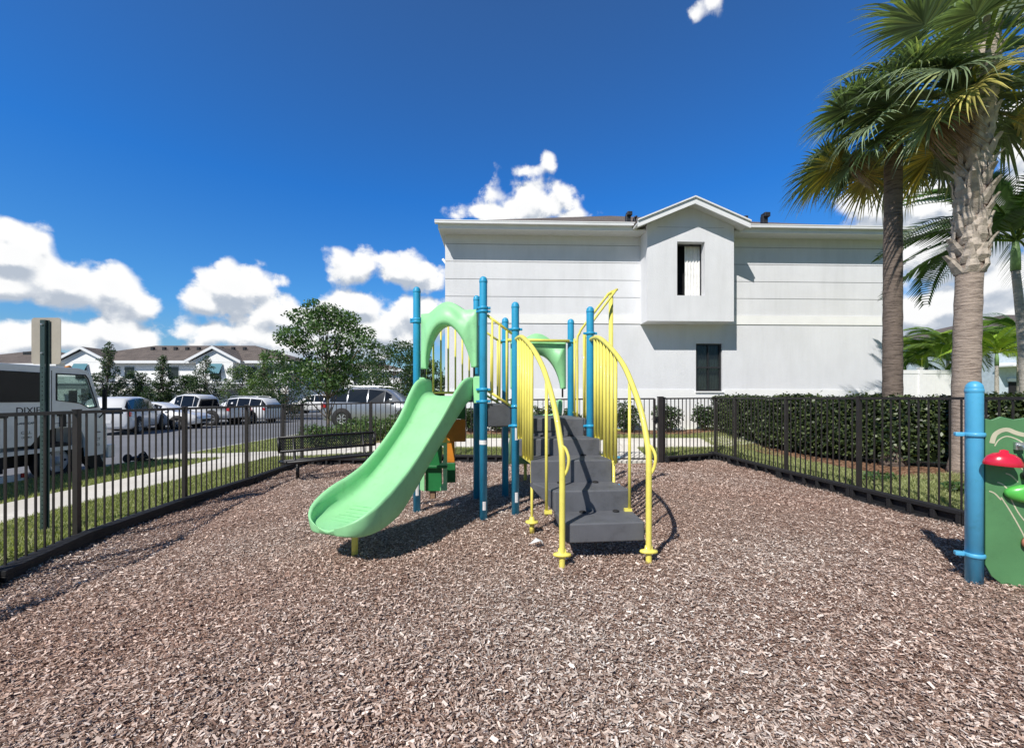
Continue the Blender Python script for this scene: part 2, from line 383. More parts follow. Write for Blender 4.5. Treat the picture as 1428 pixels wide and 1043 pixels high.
# pavement slabs: along the left fence, then across behind the play area, plus the path to the gate
b = MB()
def slab(x0, x1, y0, y1):
    c = [(x0, y0), (x1, y0), (x1, y1), (x0, y1)]
    vs = [(x, y, g(x, y) - 0.06) for x, y in c] + [(x, y, g(x, y) + 0.012) for x, y in c]
    b.add(vs, [(0, 3, 2, 1), (4, 5, 6, 7), (0, 1, 5, 4), (1, 2, 6, 5), (2, 3, 7, 6), (3, 0, 4, 7)])
y = -8.0
while y < 10.9:
    y1 = min(y + 1.5, 10.9); slab(-7.25, -6.1, y, y1 - 0.01); y += 1.5
x = -9.18
while x < 14:
    slab(x, x + 1.2 - 0.01, 10.92, 12.05 - (0.25 if x > -2 else 0)); x += 1.2
slab(2.15, 3.15, 9.5, 10.2); slab(2.15, 3.15, 10.21, 10.91)
tag(b.build('pavement', M['concrete'], bevel=0.006), kind='structure')
# bark bed between the lawn strip and the hedge on the right
b = MB(); vs = []
line = [(5.35, 12.3, 1.6), (5.7, 10.6, 1.6), (6.0, 9.2, 1.6), (6.2, 8.2, 1.8), (6.3, 7.3, 2.6), (6.5, 6.4, 3.6), (6.8, 5.4, 4), (7.3, 4.0, 4)]
for x, y, w in line:
    for k in range(9): xx = x + w * k / 8; vs.append((xx, y, g(xx, y) + 0.006))
fs = [(j * 9 + i, j * 9 + i + 1, (j + 1) * 9 + i + 1, (j + 1) * 9 + i) for j in range(len(line) - 1) for i in range(8)]
b.add(vs, fs, True); tag(b.build('bark_bed_ground', M['bed']), kind='structure')
b = MB(); vs = []
for x in np.arange(-6.4, 11.6, 0.4):
    for y in (12.15, 12.5, 13.1): vs.append((x, y, g(x, y) + 0.006))
n_ = len(np.arange(-6.4, 11.6, 0.4))
b.add(vs, [(i * 3 + k, i * 3 + k + 1, (i + 1) * 3 + k + 1, (i + 1) * 3 + k) for i in range(n_ - 1) for k in range(2)], True); tag(b.build('foundation_bed_ground', M['bed']), kind='structure')

# ------------------------------------------------------------------ wood chips
def chips():
    n1, n2 = 235000, 215000
    y = np.concatenate([rng.uniform(0.9, 4.2, n1), rng.uniform(4.2, 9.75, n2)])
    u = rng.random(n1 + n2)
    lx = [fence_x(FLn, t) + 0.10 for t in np.linspace(0, 10, 60)]; rx = [fence_x(FRt, t) - 0.10 for t in np.linspace(0, 10, 60)]
    xl = np.interp(y, np.linspace(0, 10, 60), lx); xr = np.interp(y, np.linspace(0, 10, 60), rx)
    # keep to what stands near the view wedge
    xl = np.maximum(xl, -1.45 * y - 0.6); xr = np.minimum(xr, 1.45 * y + 0.6)
    x = xl + (xr - xl) * u
    lim = np.interp(x, [-4.8, 2.15, 3.27, 4.7], [9.7, 9.2, 9.2, 9.7]); k = y < lim; x, y = x[k], y[k]; n = len(x)
    z = np.array([mz(a, c) for a, c in zip(x, y)]) + rng.uniform(0.002, 0.022, n)
    P = np.stack([x, y, z], 1)
    a = rng.uniform(0, 2 * np.pi, n); tl = rng.normal(0, 0.28, n)
    d = np.stack([np.cos(a) * np.cos(tl), np.sin(a) * np.cos(tl), np.sin(tl)], 1)
    nn = unit(rng.normal(size=(n, 3)) * 0.38 + np.array([0, 0, 1.0])); nn = unit(nn - d * (d * nn).sum(1, keepdims=True)); s = np.cross(nn, d)
    far = np.clip((y - 3) / 6, 0, 1)[:, None]
    L = rng.gamma(4.5, 0.0038, (n, 1)).clip(0.007, 0.042) * (1 + 0.12 * far); W = L * rng.uniform(0.20, 0.48, (n, 1))
    V = np.stack([P - d * L * .5 - s * W * .35, P - d * L * .42 + s * W * .5, P + d * L * .5 + s * W * .25, P + d * L * .38 - s * W * .5], 1)
    V[:, :, 2] = np.maximum(V[:, :, 2], (z[:, None] - 0.018))
    t = rng.random(n)
    pal = np.array([(0.22, 0.150, 0.12), (0.40, 0.300, 0.245), (0.54, 0.435, 0.37), (0.65, 0.55, 0.48), (0.80, 0.72, 0.65)])
    # large, soft patches of redder and darker chips
    patch = 0.5 + 0.5 * np.sin(x * 0.9 + 1.3 * np.sin(y * 0.8)) * np.cos(y * 1.1 + 0.7 * np.sin(x * 1.7))
    idx = np.clip(np.floor(t ** (0.85 + 0.30 * patch) * 4.999), 0, 4).astype(int)
    C = pal[idx] * rng.uniform(0.75, 1.2, (n, 1)); C = C * (1 - patch[:, None] * np.array([0.0, 0.13, 0.18]))
    o = quads('wood_chips', V, C, M['chip']); tag(o, 'loose brown and grey wood chips covering the play area', 'wood chips', kind='stuff')
chips()

ps = MB()
for i_, (a_, r_) in enumerate(((0, .05), (1.2, .07), (2.5, .055), (3.9, .07), (5.2, .05))): pass
vs_ = [(X(750, 4.03) + r_ * math.cos(a_), 4.03 + r_ * .8 * math.sin(a_), 0.03 + 0.025 * ((k_ * 7) % 3)) for k_, (a_, r_) in enumerate(((0, .05), (.9, .07), (1.9, .045), (2.9, .08), (3.9, .05), (5.1, .06)))] + [(X(750, 4.03), 4.03, .075)]
ps.add(vs_, [(6, k_, (k_ + 1) % 6) for k_ in range(6)]); tag(ps.build('paper_scrap', M['white']), 'crumpled white paper scrap lying on the wood chips left of the stairs', 'litter')
def grass():
    regs = [(-6.05, -4.75, 2.8, 10.85, 16000), (-9.15, -7.3, 4, 10.9, 9000), (-4.9, 5.2, 9.95, 10.88, 14000), (5.15, 6.1, 4.0, 12.3, 11000), (-9.1, -2, 12.1, 17.0, 7000), (-1.5, 5.5, 11.85, 12.2, 3000), (6.0, 7.6, 4.5, 7.0, 2500)]
    Ps = []
    for x0, x1, y0, y1, n in regs:
        x = rng.uniform(x0, x1, n); y = rng.uniform(y0, y1, n)
        if x0 == -6.05: k = x < np.interp(y, [p[1] for p in FL], [p[0] for p in FL]) - 0.1; x, y = x[k], y[k]
        k = ~((x > 2.1) & (x < 3.2) & (y > 9.4) & (y < 10.95)); x, y = x[k], y[k]
        Ps.append(np.stack([x, y, np.array([g(a, c) for a, c in zip(x, y)])], 1))
    P = np.concatenate(Ps); P = np.repeat(P, 3, 0) + rng.normal(0, 0.03, (len(P) * 3, 3)) * np.array([1, 1, 0]); n = len(P)
    a = rng.uniform(0, 2 * np.pi, n); s = np.stack([np.cos(a), np.sin(a), np.zeros(n)], 1)
    h = rng.uniform(0.025, 0.06, (n, 1)); lean = rng.normal(0, 0.022, (n, 3)); lean[:, 2] = 0
    top = P + lean; top[:, 2:] += h; w = 0.006
    V = np.stack([P - s * w, P + s * w, top + s * w * .3, top - s * w * .3], 1)
    o = quads('grass', V, tints(n, (0.18, 0.21, 0.08), (0.55, 0.56, 0.30), 1.0), M['blade']); tag(o, 'short lawn grass around the fenced play area', 'grass', kind='stuff')
grass()

# ------------------------------------------------------------------ fences
def ftop(x): return float(np.interp(x, [-4.8, -1.6, 0.5, 4.7], [1.262, 1.34, 1.385, 1.412]))
def fence_post(p, q, w, top, parent, zb=None):
    x, y = p; z = (zb if zb is not None else g(x, y)) - 0.08
    d = Vector((q[0] - x, q[1] - y, 0)).normalized() if q else Vector((0, 1, 0))
    mt = Matrix.Translation((x, y, 0)) @ Matrix.Rotation(math.atan2(d.y, d.x), 4, 'Z')
    MB().box((-w / 2, -w / 2, z), (w / 2, w / 2, top), mt).box((-w / 2 - .004, -w / 2 - .004, top), (w / 2 + .004, w / 2 + .004, top + 0.012), mt).build('post', M['fence'], parent, bevel=0.002)
def picket_panel(p, q, wp, parent, H=1.22, zb=0.07, name='picket_panel', n=None):
    p = Vector((p[0], p[1], 0)); q = Vector((q[0], q[1], 0)); d = (q - p).normalized(); L = (q - p).length
    za = g(p.x, p.y) * (1 if p.y < 9.5 else 0.0) + zb; zc = g(q.x, q.y) * (1 if q.y < 9.5 else 0.0) + zb
    if p.y >= 9.5: za = min(0, -0.10 * ss((-p.x - 1.0) / 3.6)) + zb
    if q.y >= 9.5: zc = min(0, -0.10 * ss((-q.x - 1.0) / 3.6)) + zb
    b = MB(); a = p + d * wp / 2; c = q - d * wp / 2
    b.bar(a + Vector((0, 0, za + 0.015)), c + Vector((0, 0, zc + 0.015)), 0.028, 0.03)
    ta, tc_ = ftop(p.x), ftop(q.x)
    b.bar(a + Vector((0, 0, ta - 0.016)), c + Vector((0, 0, tc_ - 0.016)), 0.034, 0.032)
    n = n or max(1, int(round(L / 0.112)) - 1)
    for k in range(1, n + 1):
        t = k / (n + 1); pt = p.lerp(q, t); z0 = za + (zc - za) * t
        b.bar(pt + Vector((0, 0, z0 + 0.03)), pt + Vector((0, 0, ta + (tc_ - ta) * t - 0.032)), 0.0145, 0.0145, up=d)
    b.build(name, M['fence'], parent)
def low(x, y): return (g(x, y) if y < 9.5 else min(0, -0.10 * ss((-x - 1.0) / 3.6)))
def fence(label, pts, skip_last=False, skip_first=False, widths=None):
    t = thing('picket_fence', label, 'fence', (pts[0][0], pts[0][1], low(*pts[0])), group='dark picket fences around the play area')
    for i, p in enumerate(pts):
        if (skip_last and i == len(pts) - 1) or (skip_first and i == 0): continue
        q = pts[i + 1] if i + 1 < len(pts) else pts[i - 1]
        w = 0.050 if not widths else widths[i]
        fence_post(p, q, w, ftop(p[0]) + 0.004, t, low(*p))
    for i in range(len(pts) - 1): picket_panel(pts[i], pts[i + 1], 0.06, t)
fence('dark bronze picket fence along the pavement, with the sign post just outside it', FLn)
fence('dark bronze picket fence across the back, behind the bench and the slide', FB, skip_first=True, widths=[0.06] * 5 + [0.09])
fence('short dark picket fence run at the back corner, right of the gate', FB2, skip_last=True, widths=[0.075, 0.06])
fence('dark bronze picket fence running in front of the long clipped hedge', FRt)
gt = thing('gate', 'dark picket gate in the back fence, right of the climbing frame', 'gate', (GATE[0][0], GATE[0][1], 0))
GA = (2.22, 9.36); GBp = (3.08, 9.31)
picket_panel(GA, GBp, 0.0, gt, n=7)
for p in (GA, GBp): MB().box((p[0] - .022, p[1] - .022, 0.06), (p[0] + .022, p[1] + .022, 1.385)).build('stile', M['fence'], gt)
MB().box((3.105, 9.27, 0.86), (3.15, 9.33, 1.0)).tube([(3.12, 9.25, 0.95), (3.06, 9.24, 0.95), (3.0, 9.25, 0.94)], 0.009, 8).build('latch', M['black'], gt)
for z in (0.25, 1.1): MB().box((2.185, 9.33, z), (2.215, 9.39, z + 0.1)).build('hinge', M['black'], gt)
pt_ = thing('gate_post', 'thick dark post carrying the gate latch, right of the gate', 'post', (3.17, 9.3, 0))
MB().box((3.155, 9.25, -0.1), (3.255, 9.35, 1.415)).box((3.148, 9.243, 1.415), (3.262, 9.357, 1.435)).build('shaft', M['fence'], pt_, bevel=0.003)

def border(label, pts, inner, h=0.17, pockets=True):
    t = thing('play_border', label, 'border', (pts[0][0], pts[0][1], low(*pts[0])), group='black plastic borders holding in the mulch')
    for i in range(len(pts) - 1):
        p = Vector((pts[i][0], pts[i][1], 0)); q = Vector((pts[i + 1][0], pts[i + 1][1], 0)); d = (q - p).normalized()
        n_ = Vector((-d.y, d.x, 0)) * inner; L = (q - p).length; k = max(1, int(round(L / 1.22)))
        for j in range(k):
            a = p + d * L * j / k; l = L / k - 0.012
            z0 = low(a.x, a.y); 
            mt = Matrix.Translation(a + n_ * 0.10 + Vector((0, 0, z0))) @ Matrix(((d.x, n_.x, 0, 0), (d.y, n_.y, 0, 0), (0, 0, 1, 0), (0, 0, 0, 1)))
            b = MB()
            b.box((0, -0.06, -0.15), (l, 0.0, h - 0.001), mt)                 # spine
            b.box((0, 0.0, h - 0.045), (l, 0.05, h), mt)                   # top rib
            b.box((0, 0.0, -0.15), (l, 0.05, 0.015), mt)                   # foot
            m_ = 5
            if not pockets: b.box((0, 0.0, 0.0155), (l, 0.047, h - 0.0455), mt)
            for c in range(m_ + 1 if pockets else 0):
                x = (l - 0.05) * c / m_
                b.box((x, 0.0, 0.0155), (x + 0.05, 0.049, h - 0.0455), mt)
            b.build('border_section', M['border'], t, bevel=0.006)
border('black plastic mulch border along the left fence under the pickets', FLn, -1, 0.115, False)
border('black plastic mulch border along the back fence', FB, -1, 0.15)
border('short black plastic mulch border at the back corner', FB2, -1, 0.15)
border('black plastic mulch border with pockets below the hedge side fence', FRt, -1, 0.17)

# ------------------------------------------------------------------ play structure
PA, PB, PC, PD, PE, PF_, PG = [Vector(p) for p in ((-1.19, 5.38, 0), (-0.335, 5.03, 0), (0.04, 5.15, 0), (0.957, 5.27, 0), (0.84, 6.15, 0), (-0.49, 5.96, 0), (-0.095, 6.05, 0))]
play = thing('playground_climber', 'blue, yellow and green climbing frame with grey stairs and a mint slide', 'playground structure', (0, 5.3, 0))
PR = 0.046
def pole(p, top, clamps, stickers=()):
    b = MB(); mt = Matrix.Translation(p)
    prof = [(0.001, -0.2), (PR, -0.2), (PR, top - 0.045)] + [(PR * math.cos(a), top - 0.045 + 0.045 * math.sin(a)) for a in [k * math.pi / 2 / 6 for k in range(1, 7)]]
    prof[-1] = (0.0005, top)
    b.lathe(prof, 28, mt); po = b.build('pole', M['blue'], play)
    MB().lathe([(PR + .0015, top - 0.075), (PR + .0035, top - 0.072), (PR + .0035, top - 0.052), (PR + .0015, top - 0.049)], 28, mt).build('cap_rim', M['blue'], po)
    for z in clamps: clamp(p, z, play)
    for z, h, full in stickers:
        MB().lathe([(PR + .0015, z), (PR + .0015, z + h)], 28, mt).build('sticker', M['white'], po) if full else \
            MB().add([(p.x + (PR + .0015) * math.sin(a), p.y - (PR + .0015) * math.cos(a), zz) for a in np.linspace(-0.1, 0.75, 6) for zz in (z, z + h)], [(2 * i, 2 * i + 2, 2 * i + 3, 2 * i + 1) for i in range(5)], True).build('sticker', M['white'], po)
def clamp(p, z, parent, m='blue', ang=0.0, r=PR):
    b = MB(); mt = Matrix.Translation((p.x, p.y, z)) @ Matrix.Rotation(ang, 4, 'Z')
    b.lathe([(r + .001, -0.017), (r + .010, -0.015), (r + .012, -0.004), (r + .012, 0.004), (r + .010, 0.015), (r + .001, 0.017)], 24, mt)
    for s in (-1, 1):
        b.box((s * (r + 0.022) - 0.016, -0.013, -0.013), (s * (r + 0.022) + 0.016, 0.013, 0.013), mt)
        b.tube([(s * (r + 0.024), -0.02, 0), (s * (r + 0.024), 0.02, 0)], 0.008, 8, mtx=mt)
    b.build('clamp', M[m], parent)
pole(PA, 2.79, (2.38, 2.35, 1.36), ((0.19, 0.16, False),))
pole(PB, 2.82, (2.45, 2.41, 1.50, 1.36), ((0.86, 0.05, True), (0.10, 0.10, False)))
pole(PC, 2.55, (2.22, 1.30, 1.07), ((0.16, 0.12, False), (0.9, 0.15, False)))
pole(PD, 2.52, (2.19, 1.06))
pole(PE, 2.53, (2.20, 1.10))
pole(PF_, 2.82, (2.43, 2.40, 1.36))
pole(PG, 2.53, (2.20, 1.30, 1.07))
# decks
def deck(name, pts, ztop, th=0.05, m='step', holes=True):
    b = MB(); n = len(pts)
    b.add([(p.x, p.y, ztop - th) for p in pts] + [(p.x, p.y, ztop) for p in pts], [tuple(reversed(range(n))), tuple(range(n, 2 * n))] + [(i, (i + 1) % n, n + (i + 1) % n, n + i) for i in range(n)])
    return b.build(name, M[m], play, bevel=0.012)
def off(a, bpt, k): return a + (bpt - a) * k
deck('deck', [off(PA, (PB + PF_) / 2, .04), off(PB, PA, .06), off(PF_, PA, .06)], 1.42, 0.07)
deck('deck', [PC + Vector((.05, 0, 0)), PD + Vector((-.05, 0, 0)), PE + Vector((-.05, 0, 0)), PG + Vector((.05, 0, 0))], 1.155, 0.16)
deck('transfer_step', [PB + Vector((.05, .0, 0)), PC + Vector((-.05, -.0, 0)), PG + Vector((-.05, -.05, 0)), PF_ + Vector((.05, -.05, 0))], 1.33, 0.27)
# stairs
ST = [(789, 901, 3.67, 0.335, 0.165), (773, 882, 4.06, 0.529, 0.20), (740, 855, 4.46, 0.755, 0.20), (724, 838, 4.85, 0.94, 0.20), (725, 815, 5.22, 1.152, 0.21)]
RD = Vector((math.sin(-0.11), math.cos(-0.11), 0))   # direction the stairs climb
for i, (xa, xb, Y, z, h) in enumerate(ST):
    if i == 4: pass
    l = Vector((X(xa, Y), Y - 0.035, 0)); r = Vector((X(xb, Y), Y + 0.035, 0)); run = (ST[i + 1][2] - Y + 0.03) if i < 4 else 0.14
    l2 = l + RD * run; r2 = r + RD * run
    if i < 4:
        nx_ = list(ST[i + 1]); nx_[0] = 739 if i == 2 else nx_[0]; l2 = Vector((X(nx_[0], nx_[2]), nx_[2] + 0.0, 0)); r2 = Vector((X(nx_[1], nx_[2]), nx_[2] + 0.07, 0)); l2 += (l2 - l) * .05; r2 += (r2 - r) * .05
    b = MB()
    zz = z - h if i == 0 else ST[i - 1][3] - 0.012
    b.add([(l.x, l.y, zz), (r.x, r.y, zz), (r2.x, r2.y, z - 0.05), (l2.x, l2.y, z - 0.05), (l.x, l.y, z), (r.x, r.y, z), (r2.x, r2.y, z), (l2.x, l2.y, z)],
          [(0, 3, 2, 1), (4, 5, 6, 7), (0, 1, 5, 4), (1, 2, 6, 5), (2, 3, 7, 6), (3, 0, 4, 7)])
    s = b.build('stair_step', M['step'], play, bevel=0.014, seg=3)
    if 0 < i:
        for t in (0.35, 0.78):
            c = l.lerp(r, t) + Vector((0, -0.045, ST[i - 1][3] + 0.006))
            b = MB(); b.lathe([(0.016, -0.008), (0.030, -0.006), (0.032, 0.004), (0.022, 0.010), (0.0, 0.010)], 14, Matrix.Translation(c)); b.build('drain_fitting', M['rubber'], s)
# handrails (arched tubes)
def smooth_path(pts, n=6):
    P = [Vector(p) for p in pts]; out = []
    for i in range(len(P) - 1):
        a = P[max(i - 1, 0)]; b_ = P[i]; c = P[i + 1]; d = P[min(i + 2, len(P) - 1)]
        for k in range(n):
            t = k / n
            out.append(0.5 * ((2 * b_) + (c - a) * t + (2 * a - 5 * b_ + 4 * c - d) * t * t + (3 * b_ - a - 3 * c + d) * t ** 3))
    out.append(P[-1]); return out
def rail(fx, prof, base_Y, foot, loop_dir):
    path = smooth_path([(fx(Y), Y, z) for Y, z in prof], 6)
    hr = MB().tube(path, 0.0255, 14).build('handrail', M['yellow'], play)
    x = fx(base_Y)
    MB().lathe([(0.001, -.010), (0.074, -0.010), (0.078, 0.0), (0.072, 0.012), (0.036, 0.020), (0.032, 0.05), (0.0258, 0.055)], 20, Matrix.Translation((x, base_Y, 0.10)) @ Matrix.Diagonal((1, 0.55, 1, 1))).build('foot_flange', M['yellow'], hr)
    lp = [(x, base_Y + .01, 1.0), (x + .030 * loop_dir, base_Y + .0, 0.975), (x + .052 * loop_dir, base_Y - .02, 0.90), (x + .042 * loop_dir, base_Y - .01, 0.81), (x + .01 * loop_dir, base_Y, 0.745)]
    MB().tube(smooth_path(lp, 5), 0.013, 10).build('grab_loop', M['yellow'], hr)
profR = [(3.65, -0.1), (3.65, 0.4), (3.65, 0.86), (3.68, 1.02), (3.80, 1.28), (4.0, 1.527), (4.2, 1.715), (4.5, 1.90), (4.85, 2.06), (5.05, 2.11), (5.25, 2.11)]
profL = [(3.575, -0.1), (3.575, 0.4), (3.575, 0.86), (3.61, 1.02), (3.74, 1.28), (3.93, 1.527), (4.13, 1.715), (4.42, 1.90), (4.75, 2.05), (4.93, 2.10), (5.13, 2.10)]
fR = lambda Y: 1.16 - 0.125 * (Y - 3.65)
fL = lambda Y: 0.417 - 0.235 * (Y - 3.575)
rail(fR, profR, 3.65, 0, 1); rail(fL, profL, 3.575, 0, 1)
def zprof(prof, Y): return float(np.interp(Y, [p[0] for p in prof[3:]], [p[1] for p in prof[3:]]))
for fx, prof, side in ((fR, profR, 1), (fL, profL, 0)):
    Ys = [5.08, 4.97, 4.86, 4.75, 4.64, 4.53, 4.42] if side else [5.02, 4.91, 4.80, 4.69, 4.58, 4.48]
    for k, Y in enumerate(Ys):
        zb = 0.93 if Y > 4.85 else 0.74
        MB().tube([(fx(Y), Y, zb), (fx(Y), Y, zprof(prof, Y) - 0.005)], 0.019, 10).build('guard_bar', M['yellow'], play)
    MB().bar((fx(Ys[0]), Ys[0], 0.935), (fx(4.86), 4.86, 0.935), 0.022, 0.022).bar((fx(4.84), 4.84, 0.745), (fx(Ys[-1]), Ys[-1], 0.73), 0.022, 0.022).build('guard_bottom_bar', M['yellow'], play)
    Y = 4.06 if side else 3.99
    MB().tube([(fx(Y) + 0.0, Y, 0.31), (fx(Y) + 0.0, Y, zprof(prof, Y))], 0.0145, 10).build('brace_bar', M['yellow'], play)
    MB().box((fx(Y) - 0.02 - (0.03 if side else 0), Y - .02, 0.33), (fx(Y) + 0.02 + (0 if side else 0.03), Y + .02, 0.36)).build('brace_bracket', M['yellow'], play)
    Y = 4.47
    lg = MB().tube([(fx(Y) + 0.0, Y, -0.1 if not side else -0.1), (fx(Y), Y, 0.75)], 0.0150, 10).build('leg', M['yellow'], play)
    MB().lathe([(0.001, -.008), (0.066, -0.008), (0.070, 0.0), (0.064, 0.010), (0.028, 0.016), (0.024, 0.05), (0.015, 0.055)], 20, Matrix.Translation((fx(Y), Y, 0.115))).tube([(fx(Y), Y, 0.0), (fx(Y), Y, 0.11)], 0.026, 12).build('foot_flange', M['yellow'], lg)
# sloping barriers between the two decks and the barrier at the back of the upper deck
def barrier(a, bpt, za0, zb0, za1, zb1, n, r=0.0125):
    a = a.copy(); d = (bpt - a).normalized(); p = a + d * PR; q = bpt - d * PR
    b = MB().tube([p + Vector((0, 0, za0)), q + Vector((0, 0, zb0))], 0.016, 10); b.tube([p + Vector((0, 0, za1)), q + Vector((0, 0, zb1))], 0.016, 10)
    for k in range(n):
        t = (k + 0.7) / (n + 0.4); m_ = p.lerp(q, t)
        b.tube([m_ + Vector((0, 0, za0 + (zb0 - za0) * t)), m_ + Vector((0, 0, za1 + (zb1 - za1) * t))], r, 10)
    b.build('barrier', M['yellow'], play)
barrier(PB, PC, 1.49, 1.30, 2.37, 2.17, 3)
barrier(PF_, PG, 1.49, 1.30, 2.37, 2.17, 3)
barrier(PA, PF_, 1.47, 1.47, 2.40, 2.40, 7, 0.012)
MB().tube([PG + Vector((0.03, -0.075, 2.205)), PE + Vector((-0.03, -0.075, 2.205))], 0.021, 12).build('top_bar', M['yellow'], play)
# pod climber on the far right side: two hand tubes that rise to an outer pole
op = Vector((1.315, 5.72, 0))
for q, yb in ((PE, -0.10), (PD, 0.10)):
    m1 = Vector((0.90, 5.93, 0)) if yb < 0 else Vector((0.955, 5.52, 0))
    tip = op + Vector((0.045 if yb > 0 else -0.01, -0.09 if yb > 0 else 0.09, 2.81))
    pts = [m1 + Vector((0, 0, 1.12)), m1 + Vector((0, 0, 1.8)), m1 + Vector((0.0, 0, 2.20)), m1 + Vector((0.03, (tip.y - m1.y) * .06, 2.29)), m1.lerp(tip, 0.0) + (tip - m1) * 0.2 + Vector((0, 0, 2.38 - 2.8 * 0.2)), tip]
    MB().tube(smooth_path(pts, 4), 0.0165, 10).tube([q + Vector((0.03, 0, 2.20)), m1 + Vector((0, 0, 2.17))], 0.013, 8).tube([q + Vector((0.03, 0, 1.20)), m1 + Vector((0, 0, 1.17))], 0.013, 8).build('hand_tube', M['yellow'], play)
    MB().tube([m1 + Vector((-0.035, -yb * .2, 1.14)), m1 + Vector((-0.035, -yb * .2, 2.22))], 0.014, 10).build('guard_bar', M['yellow'], play)
MB().tube(smooth_path([op + Vector((0.045, -0.09, 2.81)), op + Vector((0.07, -0.04, 2.83)), op + Vector((0.04, 0.06, 2.83)), op + Vector((-0.01, 0.09, 2.81))], 5), 0.0165, 10).build('hand_tube', M['yellow'], play)
opl = MB().tube([op + Vector((0, 0, -0.1)), op + Vector((0, 0, 2.76))], 0.030, 14).tube([op + Vector((0, -0.09, 2.79)), op + Vector((0, 0.09, 2.79))], 0.02, 10).build('climbing_pole', M['yellow'], play)
for k, z in enumerate((0.25, 0.62, 0.99)):
    a = 2.4 + k * 1.1
    dd = Vector((math.cos(a), math.sin(a), 0))
    b = MB(); cpt = op + dd * 0.16 + Vector((0, 0, z))
    b.tube(smooth_path([op + Vector((0, 0, z)), op + dd * 0.16 + Vector((-dd.y * .1, dd.x * .1, z)), op + dd * 0.26 + Vector((0, 0, z)), op + dd * 0.16 + Vector((dd.y * .1, -dd.x * .1, z)), op + Vector((0, 0, z))], 5), 0.014, 8)
    b.build('foot_loop', M['yellow'], opl)
    clamp(op + Vector((0.01, 0, 0)), z, play, 'blue2', 0.3, 0.030)
    MB().box((op.x + 0.03, op.y - 0.05, z - 0.012), (op.x + 0.11, op.y + 0.0, z + 0.012)).tube([(op.x + 0.07, op.y - 0.055, z), (op.x + 0.07, op.y + 0.01, z)], 0.018, 10).build('clamp', M['blue2'], play)
# hoods over the slide entrances
def hood(a, bpt, zfoot, ztop, zpeak, zopen, front=1.0):
    """moulded arch panel between two poles; front=+1 bulges to the -normal side"""
    d = (bpt - a).normalized(); nrm = Vector((d.y, -d.x, 0)) * front
    W = (bpt - a).length - 0.15; mid = (a + bpt) / 2; hw = W / 2
    T = 73; grid = []
    for i in range(T):
        t = i / (T - 1); th = math.pi * (1 - t)
        # inner opening, arch shape
        leg = 0.0
        ci = math.cos(th); si = math.sin(th)
        xi = (hw - 0.075) * math.copysign(abs(ci) ** 0.95, ci); zi = zfoot + (zopen - zfoot) * abs(si) ** 1.25
        # outer rectangle with a rounded peak
        m_ = max(abs(ci) / 1.0, abs(si) / 1.0); xo = hw * max(-1, min(1, ci / max(abs(si), abs(ci)) * 1.0)); zo_ = min(1.0, abs(si) / max(abs(ci), 1e-6)) if abs(ci) > abs(si) else 1.0
        zo = zfoot + (ztop - zfoot) * zo_
        if zo_ >= 1: zo += (zpeak - ztop) * max(0, math.cos(min(1, abs(xo + 0.02) / (hw * 0.66)) * math.pi / 2)) ** 1.2
        # ridge (the curved hood lip standing proud of the panel)
        xr = xi * 1.0 + (xo - xi) * 0.42; zr = zi + (zo - zi) * (0.30 + 0.45 * si ** 2)
        bul = 0.02 + 0.125 * si ** 1.2
        row = [(xi, zi, -0.03), (xi, zi, bul * 0.85), (xi + (xr - xi) * .35, zi + (zr - zi) * .25, bul * 1.0), (xr, zr, bul * 0.62), (xr + (xo - xr) * .4, zr + (zo - zr) * .4, 0.032), (xo + (xr - xo) * .08, zo - 0.004, 0.03), (xo, zo, 0.018), (xo, zo, -0.02)]
        grid.append(row)
    vs = []; K = len(grid[0])
    for row in grid:
        for x_, z_, y_ in row: vs.append(mid + d * x_ + nrm * y_ + Vector((0, 0, z_)))
    fs = [(i * K + k, (i + 1) * K + k, (i + 1) * K + (k + 1) % K, i * K + (k + 1) % K) for i in range(T - 1) for k in range(K)]
    fs += [tuple(range(K)), tuple((T - 1) * K + k for k in reversed(range(K)))]
    b = MB(); b.add(vs, fs, True); o = b.build('hood', M['slide'], play)
    for s in (-1, 1):
        p = mid + d * s * (hw - 0.045)
        MB().tube([p + Vector((0, 0, zfoot - 0.12)), p + Vector((0, 0, zfoot + 0.06))], 0.013, 10).build('hood_rod', M['black'], play)
hood(PA, PB, 1.76, 2.44, 2.56, 2.27)
hood(PG, PE, 1.53, 2.19, 2.31, 2.02, -1.0)
